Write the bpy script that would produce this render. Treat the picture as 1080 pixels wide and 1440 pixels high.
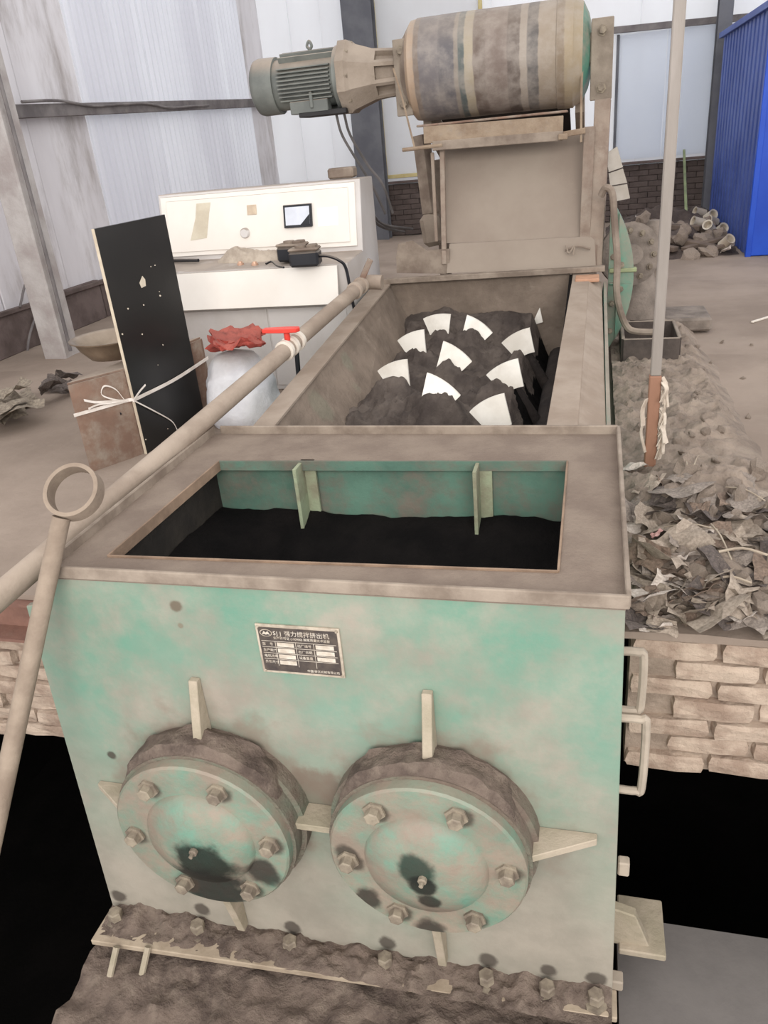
import bpy, bmesh, math, random
from mathutils import Vector, Matrix, noise, Euler
for o in list(bpy.data.objects): bpy.data.objects.remove(o)
scene = bpy.context.scene
COL = scene.collection
V = Vector

# ------------------------------------------------------------------ camera
F = 1091.217
CAM = V((1.258, -1.604, 1.341))
RX = V((0.967673425, 0.236509128, -0.087587523))    # image right
RY = V((0.026432885, -0.440478410, -0.897373987))   # image down
RZ = V((-0.250817552, 0.866049769, -0.432490870))   # forward
cd = bpy.data.cameras.new('camera'); cam = bpy.data.objects.new('camera', cd); COL.objects.link(cam)
cd.sensor_fit = 'VERTICAL'; cd.sensor_height = 36; cd.lens = 36 * F / 1440; cd.clip_start = .05; cd.clip_end = 200
u_, b_ = -RY, -RZ
cam.matrix_world = Matrix(((RX.x, u_.x, b_.x, CAM.x), (RX.y, u_.y, b_.y, CAM.y), (RX.z, u_.z, b_.z, CAM.z), (0, 0, 0, 1)))
scene.camera = cam

# ------------------------------------------------------------------ light
world = bpy.data.worlds.new('world'); scene.world = world; world.use_nodes = True
bg = world.node_tree.nodes['Background']
bg.inputs[0].default_value = (.98, .985, 1, 1); bg.inputs[1].default_value = 1.1
def area(name, loc, target, sx, sy, power, col=(1, 1, 1)):
    l = bpy.data.lights.new(name, 'AREA'); l.shape = 'RECTANGLE'; l.size = sx; l.size_y = sy; l.energy = power; l.color = col
    o = bpy.data.objects.new(name, l); COL.objects.link(o); o.location = loc
    o.rotation_euler = (V(target) - V(loc)).to_track_quat('-Z', 'Y').to_euler()
area('doorway_daylight', (2.4, -6.5, 3.6), (.6, 1.5, .2), 6.5, 3.2, 430, (1, .97, .93))
vs = scene.view_settings
vs.view_transform = 'Standard'; vs.look = 'None'; vs.gamma = 1; vs.exposure = .35; vs.use_curve_mapping = False

# ------------------------------------------------------------------ pixel -> place
def ray(x, y): return RX * ((x - 540) / F) + RY * ((y - 720) / F) + RZ
def ZP(x, y, z): d = ray(x, y); return CAM + d * ((z - CAM.z) / d.z)
def YP(x, y, v): d = ray(x, y); return CAM + d * ((v - CAM.y) / d.y)
def XP(x, y, v): d = ray(x, y); return CAM + d * ((v - CAM.x) / d.x)

# ------------------------------------------------------------------ materials
def lin(c):
    return tuple(((v / 255) / 12.92 if v / 255 <= .04045 else ((v / 255 + .055) / 1.055) ** 2.4) for v in c) + (1,)
DUST = (156, 142, 128)
def M(name, c1, c2=None, sc=3., rough=.8, metal=0., dust=0., up=0., dustc=DUST, bump=.15, bsc=35., zg=None, stains_shade=(), bands=None, stretch=None, spec=.3, trans=0., dw=.3):
    m = bpy.data.materials.new(name); m.use_nodes = True
    N, L = m.node_tree.nodes, m.node_tree.links
    bs = N['Principled BSDF']
    tc = N.new('ShaderNodeTexCoord'); oi = N.new('ShaderNodeObjectInfo')
    ad = N.new('ShaderNodeVectorMath'); ad.operation = 'ADD'
    sc_ = N.new('ShaderNodeVectorMath'); sc_.operation = 'SCALE'; sc_.inputs[0].default_value = (7, 13, 5)
    L.new(oi.outputs['Random'], sc_.inputs['Scale']); L.new(tc.outputs['Object'], ad.inputs[0]); L.new(sc_.outputs[0], ad.inputs[1])
    vec = ad.outputs[0]
    if stretch:
        mp = N.new('ShaderNodeVectorMath'); mp.operation = 'MULTIPLY'; mp.inputs[1].default_value = stretch
        L.new(vec, mp.inputs[0]); vec = mp.outputs[0]
    def noi(s, d=6, r=.6):
        n = N.new('ShaderNodeTexNoise'); n.inputs['Scale'].default_value = s; n.inputs['Detail'].default_value = d
        n.inputs['Roughness'].default_value = r; L.new(vec, n.inputs['Vector']); return n.outputs['Fac']
    def rng(v, a, b, lo=0., hi=1.):
        r = N.new('ShaderNodeMapRange'); r.interpolation_type = 'SMOOTHSTEP'
        for k, q in zip((1, 2, 3, 4), (a, b, lo, hi)): r.inputs[k].default_value = q
        L.new(v, r.inputs[0]); return r.outputs[0]
    def mth(op, a, b):
        n = N.new('ShaderNodeMath'); n.operation = op; n.use_clamp = op == 'ADD'
        for i, q in enumerate((a, b)):
            if isinstance(q, (int, float)): n.inputs[i].default_value = q
            else: L.new(q, n.inputs[i])
        return n.outputs[0]
    def mix(f, a, b):
        n = N.new('ShaderNodeMix'); n.data_type = 'RGBA'
        L.new(f, n.inputs[0])
        for i, q in ((6, a), (7, b)):
            if isinstance(q, tuple): n.inputs[i].default_value = q
            else: L.new(q, n.inputs[i])
        return n.outputs[2]
    c2 = c2 or tuple(max(0, int(v * .82)) for v in c1)
    if bands:
        sp = N.new('ShaderNodeSeparateXYZ'); L.new(tc.outputs['Object'], sp.inputs[0])
        f = mth('ADD', rng(sp.outputs[0], bands[0], bands[1]), 0.)
        n0 = noi(9); f = mth('ADD', f, mth('MULTIPLY', mth('SUBTRACT', n0, .5), .06))
        cr = N.new('ShaderNodeValToRGB'); e = cr.color_ramp.elements
        pts = bands[2]
        e[0].position, e[0].color = pts[0][0], lin(pts[0][1]); e[1].position, e[1].color = pts[-1][0], lin(pts[-1][1])
        for p, c in pts[1:-1]: q = e.new(p); q.color = lin(c)
        # linear map so the bands keep their width
        mr = N.new('ShaderNodeMapRange'); mr.inputs[1].default_value = bands[0]; mr.inputs[2].default_value = bands[1]; L.new(sp.outputs[0], mr.inputs[0])
        f = mth('ADD', mr.outputs[0], mth('MULTIPLY', mth('SUBTRACT', n0, .5), .022))
        L.new(f, cr.inputs[0]); col = mix(rng(noi(sc), .35, .7, 0, .55), cr.outputs[0], lin(c2))
    else:
        col = mix(rng(noi(sc), .32, .68), lin(c1), lin(c2))
    df = None
    if dust > 0: df = rng(noi(sc * 1.7 + .7, 9, .68), 1.1 - dust * .9 - dw / 2, 1.1 - dust * .9 + dw / 2)
    geo = N.new('ShaderNodeNewGeometry')
    if zg:
        sp = N.new('ShaderNodeSeparateXYZ'); L.new(geo.outputs['Position'], sp.inputs[0])
        g = rng(mth('ADD', mth('ADD', sp.outputs[2], 5.), mth('MULTIPLY', noi(2.2, 4), zg[3] if len(zg) > 3 else .9)), zg[0] + 5.45, zg[1] + 5.45, zg[2], 0)
        N_ = [n for n in N if n.type == 'MATH' and n.operation == 'ADD']
        for n in N_: n.use_clamp = False
        df = g if df is None else mth('MAXIMUM', df, g)
    if up > 0:
        sp = N.new('ShaderNodeSeparateXYZ'); L.new(geo.outputs['Normal'], sp.inputs[0])
        uf = mth('MULTIPLY', rng(sp.outputs[2], .25, .8, 0, up), rng(noi(8), .2, .5, .55, 1))
        df = uf if df is None else mth('MAXIMUM', df, uf)
    if df is not None:
        dc = mix(rng(noi(5), .3, .7), lin(dustc), lin(tuple(int(v * .88) for v in dustc)))
        col = mix(df, col, dc)
    for (c, r, sc2, amt) in stains_shade:
        sb = N.new('ShaderNodeVectorMath'); sb.operation = 'SUBTRACT'; L.new(geo.outputs['Position'], sb.inputs[0]); sb.inputs[1].default_value = c
        ln = N.new('ShaderNodeVectorMath'); ln.operation = 'LENGTH'; L.new(sb.outputs[0], ln.inputs[0])
        d = mth('ADD', ln.outputs['Value'], mth('MULTIPLY', mth('SUBTRACT', noi(9), .5), r * 1.5))
        col = mix(rng(d, r * .6, r * 1.1, amt, 0), col, lin(sc2))
    L.new(col, bs.inputs['Base Color'])
    bs.inputs['Roughness'].default_value = rough; bs.inputs['Metallic'].default_value = metal
    bs.inputs['Specular IOR Level'].default_value = spec
    if trans:
        tr = N.new('ShaderNodeBsdfTranslucent'); tr.inputs[0].default_value = (.9, .92, .95, 1)
        mx = N.new('ShaderNodeMixShader'); mx.inputs[0].default_value = trans
        L.new(bs.outputs[0], mx.inputs[1]); L.new(tr.outputs[0], mx.inputs[2]); L.new(mx.outputs[0], N['Material Output'].inputs[0])
    if bump:
        bn = N.new('ShaderNodeBump'); bn.inputs['Strength'].default_value = bump; bn.inputs['Distance'].default_value = .02
        L.new(noi(bsc, 8, .65), bn.inputs['Height']); L.new(bn.outputs[0], bs.inputs['Normal'])
    return m

# ------------------------------------------------------------------ mesh helpers
ORG = {}
def mk(name, verts, faces, mat, parent=None, smooth=False, loc=None):
    verts = [V(v) for v in verts]
    if parent is not None: org = ORG[parent.name]
    elif loc is not None: org = V(loc)
    else:
        xs = [v.x for v in verts]; ys = [v.y for v in verts]; zs = [v.z for v in verts]
        org = V(((min(xs) + max(xs)) / 2, (min(ys) + max(ys)) / 2, min(zs)))
    me = bpy.data.meshes.new(name)
    me.from_pydata([v - org for v in verts], [], faces)
    bm = bmesh.new(); bm.from_mesh(me); bmesh.ops.recalc_face_normals(bm, faces=bm.faces[:]); bm.to_mesh(me); bm.free()
    me.materials.append(mat)
    if smooth:
        for p in me.polygons: p.use_smooth = True
        try: me.set_sharp_from_angle(angle=math.radians(42))
        except Exception: pass
    o = bpy.data.objects.new(name, me); COL.objects.link(o)
    ORG[o.name] = org.copy()
    if parent is not None: o.parent = parent
    else: o.location = org
    return o
def thing(name, loc, label, cat, group=None):
    o = bpy.data.objects.new(name, None); COL.objects.link(o); o.location = loc; o.empty_display_size = .1
    ORG[o.name] = V(loc); return tag(o, label, cat, group)
def tag(o, label, cat=None, group=None, kind=None):
    o['label'] = label
    if cat: o['category'] = cat
    if group: o['group'] = group
    if kind: o['kind'] = kind
    return o
def struct(o): o['kind'] = 'structure'; return o
def bev(vf, w):
    v, f = vf
    if w <= 0: return vf
    bm = bmesh.new(); bv = [bm.verts.new(p) for p in v]
    for q in f: bm.faces.new([bv[i] for i in q])
    bmesh.ops.recalc_face_normals(bm, faces=bm.faces[:])
    bmesh.ops.bevel(bm, geom=bm.edges[:], offset=w, segments=1, affect='EDGES', clamp_overlap=True)
    bm.verts.index_update()
    r = ([p.co.copy() for p in bm.verts], [[p.index for p in q.verts] for q in bm.faces]); bm.free(); return r
BF = [(0, 1, 3, 2), (4, 6, 7, 5), (0, 4, 5, 1), (2, 3, 7, 6), (0, 2, 6, 4), (1, 5, 7, 3)]
def boxg(c, s, rot=None, bevel=0.):
    c = V(c); R = Euler(rot).to_matrix() if rot else Matrix.Identity(3)
    v, f = bev(([V((x * s[0] / 2, y * s[1] / 2, z * s[2] / 2)) for x in (-1, 1) for y in (-1, 1) for z in (-1, 1)], BF), bevel)
    return [c + R @ p for p in v], f
def box(name, c, s, mat, parent=None, rot=None, bevel=.004): return mk(name, *boxg(c, s, rot, bevel), mat, parent)
def bar(name, p0, p1, w, h, mat, parent=None, bevel=.003, upv=(0, 0, 1)):
    p0, p1 = V(p0), V(p1); d = (p1 - p0); L_ = d.length; d.normalize()
    s = d.cross(V(upv));
    if s.length < 1e-4: s = d.cross(V((0, 1, 0)))
    s.normalize(); t = s.cross(d)
    v, f = bev(([V((x * L_ / 2, y * w / 2, z * h / 2)) for x in (-1, 1) for y in (-1, 1) for z in (-1, 1)], BF), bevel)
    c = (p0 + p1) / 2
    return mk(name, [c + d * p.x + s * p.y + t * p.z for p in v], f, mat, parent)
def prism(name, poly, off, mat, parent=None, bevel=0., smooth=False):
    n = len(poly); off = V(off)
    v = [V(p) for p in poly] + [V(p) + off for p in poly]
    f = [list(range(n)), list(range(2 * n - 1, n - 1, -1))] + [[i, (i + 1) % n, n + (i + 1) % n, n + i] for i in range(n)]
    return mk(name, *bev((v, f), bevel), mat, parent, smooth)
def lathe(name, p0, axis, prof, mat, parent=None, seg=32, smooth=True, close=True):
    """prof: list of (distance along axis, radius)"""
    p0, a = V(p0), V(axis).normalized(); s = a.orthogonal().normalized(); t = a.cross(s)
    v, f = [], []
    for d, r in prof:
        for k in range(seg):
            q = 2 * math.pi * k / seg; v.append(p0 + a * d + (s * math.cos(q) + t * math.sin(q)) * r)
    for i in range(len(prof) - 1):
        for k in range(seg): k2 = (k + 1) % seg; f.append((i * seg + k, i * seg + k2, (i + 1) * seg + k2, (i + 1) * seg + k))
    if close: f.append(list(range(seg))); f.append(list(range((len(prof) - 1) * seg, len(prof) * seg)))
    return mk(name, v, f, mat, parent, smooth)
def cyl(name, p0, p1, r, mat, parent=None, seg=16, r1=None, smooth=True):
    p0, p1 = V(p0), V(p1); return lathe(name, p0, p1 - p0, [(0, r), ((p1 - p0).length, r if r1 is None else r1)], mat, parent, seg, smooth)
def spline(pts, n=6):
    pts = [V(p) for p in pts]; P = [pts[0] * 2 - pts[1]] + pts + [pts[-1] * 2 - pts[-2]]; out = []
    for i in range(1, len(P) - 2):
        for k in range(n):
            t = k / n; a, b, c, d = P[i - 1:i + 3]
            out.append(.5 * ((2 * b) + (c - a) * t + (2 * a - 5 * b + 4 * c - d) * t * t + (3 * b - a - 3 * c + d) * t ** 3))
    return out + [pts[-1]]
def tube(name, pts, r, mat, parent=None, seg=8, n=6, sm=True):
    pts = spline(pts, n) if sm else [V(p) for p in pts]
    v, f = [], []; s = None
    for i, p in enumerate(pts):
        d = (pts[min(i + 1, len(pts) - 1)] - pts[max(i - 1, 0)]).normalized()
        s = d.orthogonal().normalized() if s is None else (s - d * s.dot(d)).normalized()
        t = d.cross(s); rr = r(i / (len(pts) - 1)) if callable(r) else r
        for k in range(seg): q = 2 * math.pi * k / seg; v.append(p + (s * math.cos(q) + t * math.sin(q)) * rr)
    for i in range(len(pts) - 1):
        for k in range(seg): k2 = (k + 1) % seg; f.append((i * seg + k, i * seg + k2, (i + 1) * seg + k2, (i + 1) * seg + k))
    f.append(list(range(seg))); f.append(list(range(len(v) - seg, len(v))))
    return mk(name, v, f, mat, parent, True)
def field(name, x0, x1, y0, y1, nx, ny, fn, mat, parent=None, skirt=None):
    v = [V((x0 + (x1 - x0) * i / nx, y0 + (y1 - y0) * j / ny, 0)) for j in range(ny + 1) for i in range(nx + 1)]
    for p in v: p.z = fn(p.x, p.y)
    f = [(j * (nx + 1) + i, j * (nx + 1) + i + 1, (j + 1) * (nx + 1) + i + 1, (j + 1) * (nx + 1) + i) for j in range(ny) for i in range(nx)]
    if skirt is not None:
        rim = [i for i in range(nx + 1)] + [j * (nx + 1) + nx for j in range(1, ny + 1)] + [ny * (nx + 1) + i for i in range(nx - 1, -1, -1)] + [j * (nx + 1) for j in range(ny - 1, 0, -1)]
        b = len(v); v += [V((v[i].x, v[i].y, skirt)) for i in rim]; n = len(rim)
        f += [(rim[k], rim[(k + 1) % n], b + (k + 1) % n, b + k) for k in range(n)]; f.append([b + k for k in range(n)])
    return mk(name, v, f, mat, parent, True)
def fn_(x, y, s, seed=0., oct_=4): return noise.fractal(V((x * s + seed, y * s - seed, seed * 1.7)), 1., 2., oct_)
def hexg(p, axis, r, h): return p, axis, r, h
def bolt(p, axis, r, h, mat, parent, name='bolt', washer=True):
    a = V(axis).normalized()
    prof = ([(0, r * 1.45), (h * .22, r * 1.45), (h * .22, r)] if washer else [(0, r)]) + [(h * .92, r), (h, r * .82)]
    o = lathe(name, p, a, prof, mat, parent, 6, False); return o
def rock(seed, r, flat=1., sub=2):
    rnd = random.Random(seed); bm = bmesh.new(); bmesh.ops.create_icosphere(bm, subdivisions=sub, radius=1)
    sx, sy, sz = rnd.uniform(.7, 1.3), rnd.uniform(.6, 1.1), rnd.uniform(.5, .9) * flat
    for v in bm.verts:
        k = 1 + .35 * noise.noise(v.co * 1.3 + V((seed, 0, 0))) + .2 * noise.cell(v.co * 1.5 + V((seed, 2, 0)))
        v.co = V((v.co.x * sx, v.co.y * sy, v.co.z * sz)) * r * k
    bm.verts.index_update(); g = ([v.co.copy() for v in bm.verts], [[v.index for v in f.verts] for f in bm.faces]); bm.free(); return g
def crumple(seed, r):
    rnd = random.Random(seed); n = 5; v = []; asp = rnd.uniform(.5, 1.)
    for j in range(n + 1):
        for i in range(n + 1):
            x, y = (i / n - .5) * 2, (j / n - .5) * 2
            ang = math.atan2(y, x); k = 1 + .35 * noise.noise(V((math.cos(ang) * 1.3, math.sin(ang) * 1.3, seed * 3.1)))
            z = .42 * noise.noise(V((x * 1.1, y * 1.1, seed * 1.7))) + .16 * noise.noise(V((x * 2.8, y * 2.8, seed)))
            v.append(V((x * k * r, y * k * asp * r, z * r)))
    top = len(v); th = V((0, 0, -.006)); v2 = v + [p + th for p in v]
    f = [(j * (n + 1) + i, j * (n + 1) + i + 1, (j + 1) * (n + 1) + i + 1, (j + 1) * (n + 1) + i) for j in range(n) for i in range(n)]
    f2 = f + [tuple(top + i for i in q[::-1]) for q in f]
    rim = [i for i in range(n + 1)] + [j * (n + 1) + n for j in range(1, n + 1)] + [n * (n + 1) + i for i in range(n - 1, -1, -1)] + [j * (n + 1) for j in range(n - 1, 0, -1)]
    f2 += [(rim[k], rim[(k + 1) % len(rim)], top + rim[(k + 1) % len(rim)], top + rim[k]) for k in range(len(rim))]
    return v2, f2
def inst(src, name, loc, rot=(0, 0, 0), scale=1., parent=None, mat=None):
    o = bpy.data.objects.new(name, src.data if hasattr(src, 'data') else src); COL.objects.link(o)
    if parent is not None: o.parent = parent; o.location = V(loc) - ORG[parent.name]
    else: o.location = loc
    o.rotation_euler = rot; o.scale = (scale,) * 3 if isinstance(scale, (int, float)) else scale
    ORG[o.name] = V(loc)
    if mat is not None: o.material_slots[0].link = 'OBJECT'; o.material_slots[0].material = mat
    return o
def meshdata(name, vf, mat, smooth=False):
    me = bpy.data.meshes.new(name); me.from_pydata([V(p) for p in vf[0]], [], vf[1]); me.materials.append(mat)
    bm = bmesh.new(); bm.from_mesh(me); bmesh.ops.recalc_face_normals(bm, faces=bm.faces[:]); bm.to_mesh(me); bm.free()
    if smooth:
        for p in me.polygons: p.use_smooth = True
    return me

PLATE_STAINS_SHADE = [((x, -.1, z), r, c, a) for x, z, r, c, a in [(-.245, -.905, .032, (58, 49, 43), .8), (.06, -.9, .032, (58, 49, 43), .8), (.384, -.91, .032, (58, 49, 43), .8), (.697, -.91, .032, (58, 49, 43), .8), (1.009, -.91, .032, (58, 49, 43), .8), (1.186, -.91, .03, (58, 49, 43), .8), (1.325, -.91, .03, (58, 49, 43), .8),  # bolt shadows painted in along the bottom edge; dirt stains follow
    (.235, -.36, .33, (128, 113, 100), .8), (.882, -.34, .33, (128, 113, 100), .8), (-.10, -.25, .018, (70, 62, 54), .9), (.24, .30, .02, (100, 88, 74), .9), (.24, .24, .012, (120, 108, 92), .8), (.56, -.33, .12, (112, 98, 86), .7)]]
TEAL = (88, 138, 119); TEAL2 = (76, 120, 102)
mTeal = M('teal_paint_dusty', TEAL, TEAL2, 2.2, .6, dust=.6, up=.9, bump=.1)
mTealIn = M('teal_paint_inside', (92, 124, 108), (72, 98, 86), 3, .8, dust=.6, dustc=(116,107,96), up=.9, bump=.2)
mFront = M('teal_front_plate', (86, 140, 119), (108, 145, 127), 1.5, .75, dust=.68, dw=.5, up=.9, dustc=(160, 149, 136), bump=.12, zg=(-.62, .85, .95, 1.5), stains_shade=PLATE_STAINS_SHADE)
mDust = M('dust_coat', DUST, (132, 117, 104), 4, .95, bump=.25, bsc=60)
mDustSteel = M('dusty_steel', (150, 136, 122), (112, 97, 86), 5, .85, dust=.45, bump=.2)
mRust = M('rusty_steel', (140, 112, 96), (112, 90, 78), 6, .85, dust=.62, bump=.25)
mMud = M('dry_mud', (124, 108, 97), (86, 73, 66), 9, .95, dust=.58, dustc=(140, 124, 111), bump=.9, bsc=45)
mClay = M('wet_clay', (98, 88, 81), (66, 58, 54), 6, .85, bump=.6, bsc=40, spec=.2)
mClayShade = M('black_clay_shade', (22, 19, 18), (13, 11, 11), 6, .9, bump=.6, bsc=30, spec=.1)  # black clay of the feed box; also paints the shade in the trough
mFloor = M('dusty_floor', (152, 136, 123), (132, 117, 105), 1.3, .95, dust=.45, bump=.25, bsc=25)
mBolt = M('dusty_bolt', (150, 138, 120), (110, 98, 86), 20, .7, dust=.4, bump=.2)
mConc = M('grey_concrete', (118, 112, 108), (100, 95, 92), 2, .85, bump=.1)
mDark = M('black_pit_shade', (16, 14, 13), (10, 9, 8), 3, .95, bump=.3, spec=.05)  # black colour paints in the darkness of the pit
mBrick = M('whitewashed_brick', (190, 170, 152), (150, 128, 112), 9, .95, dust=.45, dustc=(186, 168, 150), bump=.7, bsc=28)
mMortar = M('mortar', (168, 150, 134), (136, 120, 106), 9, .95, bump=.6)

# ================================================================== SETTING
def flr(x, y): return .012 * fn_(x, y, .9, 3.) + .006 * fn_(x, y, 5., 1.)
floor = thing('floor', (0, 3, 0), 'x', None)
del floor['label']; struct(floor)
XL = -3.4; YB = 10.5
for (x0, x1, y0, y1) in ((-5.2, -.22, .36, 3.3), (1.376, 6.5, .36, 3.3), (-5.2, 6.5, 3.3, YB + .3)):
    field('floor_slab', x0, x1, y0, y1, int((x1 - x0) * 9), int((y1 - y0) * 9), flr, mFloor, floor, skirt=-.03)
field('floor_slab', 1.297, 1.376, .97, 3.3, 2, 24, flr, mFloor, floor, skirt=-.03); field('floor_slab', -.22, .03, .97, 3.3, 3, 24, flr, mFloor, floor, skirt=-.03)
# pit under the platform edge
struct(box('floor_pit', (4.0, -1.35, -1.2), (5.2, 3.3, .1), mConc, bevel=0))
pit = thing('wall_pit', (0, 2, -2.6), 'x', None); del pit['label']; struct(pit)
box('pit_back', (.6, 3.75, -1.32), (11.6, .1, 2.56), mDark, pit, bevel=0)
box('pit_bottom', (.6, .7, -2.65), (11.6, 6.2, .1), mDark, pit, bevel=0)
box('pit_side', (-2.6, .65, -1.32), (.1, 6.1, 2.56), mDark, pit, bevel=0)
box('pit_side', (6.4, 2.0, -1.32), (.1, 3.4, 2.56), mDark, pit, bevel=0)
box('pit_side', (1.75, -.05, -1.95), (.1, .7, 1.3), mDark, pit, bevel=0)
# brick walls below the platform edge
rnd = random.Random(5)
def brickg(k):
    bm = bmesh.new(); bmesh.ops.create_cube(bm, size=1); bmesh.ops.scale(bm, vec=(.238, .115, .066), verts=bm.verts[:])
    bmesh.ops.subdivide_edges(bm, edges=bm.edges[:], cuts=2, use_grid_fill=True)
    for v in bm.verts:
        c = sum(abs(a) > b for a, b in zip(v.co, (.118, .057, .032)))
        if c > 1: v.co *= 1 - .045 * (c - 1)
        v.co += noise.noise_vector(v.co * 24 + V((k * 5, 0, 0))) * .008
    bm.verts.index_update(); g = ([v.co.copy() for v in bm.verts], [[v.index for v in f.verts] for f in bm.faces]); bm.free(); return g
brick_me = [meshdata('brick', brickg(k), mBrick) for k in range(5)]
def brickwall(name, x0, x1, z0, courses, y):
    w = thing(name, ((x0 + x1) / 2, y + .06, z0 - courses * .071), 'x', None); del w['label']; struct(w)
    h = courses * .071
    box('mortar_bed', ((x0 + x1) / 2, y + .075, z0 - h / 2), (x1 - x0, .11, h), mMortar, w, bevel=0)
    for c in range(courses):
        x = x0 + (.12 if c % 2 else 0)
        while x < x1 - .225:
            inst(brick_me[rnd.randrange(5)], 'brick', (x + .12, y + .055 + rnd.uniform(-.012, .008), z0 - .0355 - c * .071), (rnd.uniform(-.03, .03), rnd.uniform(-.02, .02), rnd.uniform(-.03, .03)), (1, 1, rnd.uniform(.93, 1.05)), w)
            x += .244
brickwall('wall_pit_right', 1.40, 3.3, -.03, 7, .37)
brickwall('wall_pit_left', -2.4, -.30, -.2, 7, .37)
mBeam = M('red_brown_beam', (140, 104, 90), (110, 80, 70), 5, .8, dust=.45, bump=.2)
b = struct(prism('trim_1', [(-2.4, .33, -.032), (-2.4, .42, -.032), (-2.4, .42, -.2), (-2.4, .33, -.2), (-2.4, .33, -.188), (-2.4, .405, -.18), (-2.4, .405, -.052), (-2.4, .33, -.044)], (2.1, 0, 0), mBeam))

# left wall: panels, dado, girt, column
mPanel = M('pale_wall_panel', (222, 218, 220), (206, 201, 203), 1.6, .5, dust=.55, dustc=(176, 167, 163), bump=.05, stretch=(1, 1, .25))
mPanelB = M('white_back_panel', (244, 243, 243), (234, 231, 231), 1.1, .5, dust=.2, dustc=(205, 198, 194), bump=.05, stretch=(1, 1, .25), trans=.4)
mRibbed = M('translucent_ribbed_sheet', (232, 230, 233), (208, 204, 210), 1., .4, dust=.3, bump=.03, trans=.5, stretch=(1, 1, .2))
mDado = M('dark_dado', (112, 98, 94), (84, 72, 68), 4, .9, dust=.3, dustc=(130, 115, 106), bump=.4)
mColumn = M('pale_column', (186, 180, 176), (160, 150, 146), 4, .8, dust=.35, bump=.3)
mGirt = M('grey_girt', (128, 122, 120), (98, 92, 92), 4, .8, dust=.4, bump=.1)
mDarkCol = M('dark_grey_column', (104, 104, 108), (88, 88, 94), 3, .6, dust=.25, bump=.05)
wl = thing('wall_left', (XL, 6, 0), 'x', None); del wl['label']; struct(wl)
y = 1.2; k = 0
while y < YB - .05:
    ribbed = 5.55 < y < 9.7
    w = .68 if ribbed else .9
    y1 = min(y + w, YB)
    if ribbed:
        n = 24; v, f = [], []
        for i in range(n + 1):
            yy = y + .006 + (y1 - y - .012) * i / n; x = XL + .03 * (1 if (i // 2) % 2 else 0) + .012 * (k % 2)
            for z in (.3, 4.6): v.append((x, yy, z)); v.append((x - .012, yy, z))
        for i in range(n):
            a = i * 4; c = a + 4; f += [(a, c, c + 2, a + 2), (a + 1, a + 3, c + 3, c + 1), (a + 2, c + 2, c + 3, a + 3), (a, a + 1, c + 1, c)]
        f += [(0, 2, 3, 1), (n * 4, n * 4 + 1, n * 4 + 3, n * 4 + 2)]
        mk('ribbed_panel', v, f, mRibbed, wl)
    else:
        box('wall_panel', (XL - .01 + .006 * (k % 2), (y + y1) / 2, 2.45), (.04, y1 - y - .012, 4.3), mPanel, wl, bevel=.005)
    y = y1; k += 1
box('wall_backing', (XL - .09, 3.2, 2.3), (.04, 4.6, 4.6), mPanel, wl, bevel=0)
yy = 1.2; k = 0
while yy < YB:
    box('dado_board', (XL + .04, yy + .5, .16 + .02 * (k % 2)), (.06, .985, .32 + .04 * (k % 2)), mDado, wl, bevel=.006); yy += 1.; k += 1
bar('dado_rail', (XL + .07, 1.2, .345), (XL + .07, YB, .315), .05, .035, mDado, wl)
a, c = XP(25, 157, XL + .105), XP(355, 145, XL + .105); d = (c - a).normalized()
girt_rail = struct(bar('trim_2', a - d * 1.5, c + d * .7, .08, .1, mGirt))
tube('cable', [a + V((.06, .1 * i * 5, .065 + .02 * math.sin(i * 2.1))) + d * 0 for i in range(8)], .012, mGirt, girt_rail)
cb = ZP(88, 500, 0)
colm = struct(prism('trim_3', [(cb.x - .1, cb.y - .1, -.02), (cb.x + .1, cb.y - .1, -.02), (cb.x + .1, cb.y + .1, -.02), (cb.x - .1, cb.y + .1, -.02)], (0, 0, 4.2), mColumn, bevel=.012))
tube('conduit', [(cb.x + .13, cb.y - .06, .05), (cb.x + .135, cb.y - .05, 1.2), (cb.x + .13, cb.y - .06, 3.)], .014, mGirt, colm)
# back wall
wb = thing('wall_back', (1, YB, 0), 'x', None); del wb['label']; struct(wb)
x = XL; k = 0
while x < 6.4:
    w = .46 if x < -2.1 else .95
    box('wall_panel', (x + w / 2, YB + .02 + .008 * (k % 2), 2.7), (w - .002, .04, 4.0), mPanelB, wb, bevel=.005)
    x += w; k += 1
mBrickDark = M('soot_brick', (100, 88, 83), (84, 73, 69), 6, .95, dust=.4, dustc=(112,100,93), bump=.6)
bk2 = meshdata('brick', boxg((0, 0, 0), (.243, .1, .068), bevel=.005), mBrickDark)
box('mortar_bed', (1.5, YB + .052, .36), (9.8, .06, .72), mBrickDark, wb, bevel=0)
for c in range(10):
    x = -2.1 + (.12 if c % 2 else 0)
    while x < 3.1:
        if not (-.3 < x < 1.05): inst(bk2, 'brick', (x, YB + .015 + rnd.uniform(-.006, .006), .036 + c * .071), (0, 0, 0), 1, wb)
        x += .247
bar('sill_rail', (-3.3, YB - .06, .74), (6.4, YB - .06, .74), .09, .03, mDado, wb)
for n, (xa, xb, yy, z1) in enumerate(((490, 531, 10.2, 4.6), (1003, 1022, 10.2, 4.6))):
    p, q = YP(xa, 100, yy), YP(xb, 100, yy)
    cx, hw = (p.x + q.x) / 2, max((q.x - p.x) / 2, .08)
    i_beam = [(cx - hw, yy - .1), (cx + hw, yy - .1), (cx + hw, yy - .08), (cx + .02, yy - .08), (cx + .02, yy + .08), (cx + hw, yy + .08), (cx + hw, yy + .1), (cx - hw, yy + .1), (cx - hw, yy + .08), (cx - .02, yy + .08), (cx - .02, yy - .08), (cx - hw, yy - .08)]
    struct(prism('trim_%d' % (4 + n), [(a, b, -.01) for a, b in i_beam], (0, 0, z1), mDarkCol))
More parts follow.
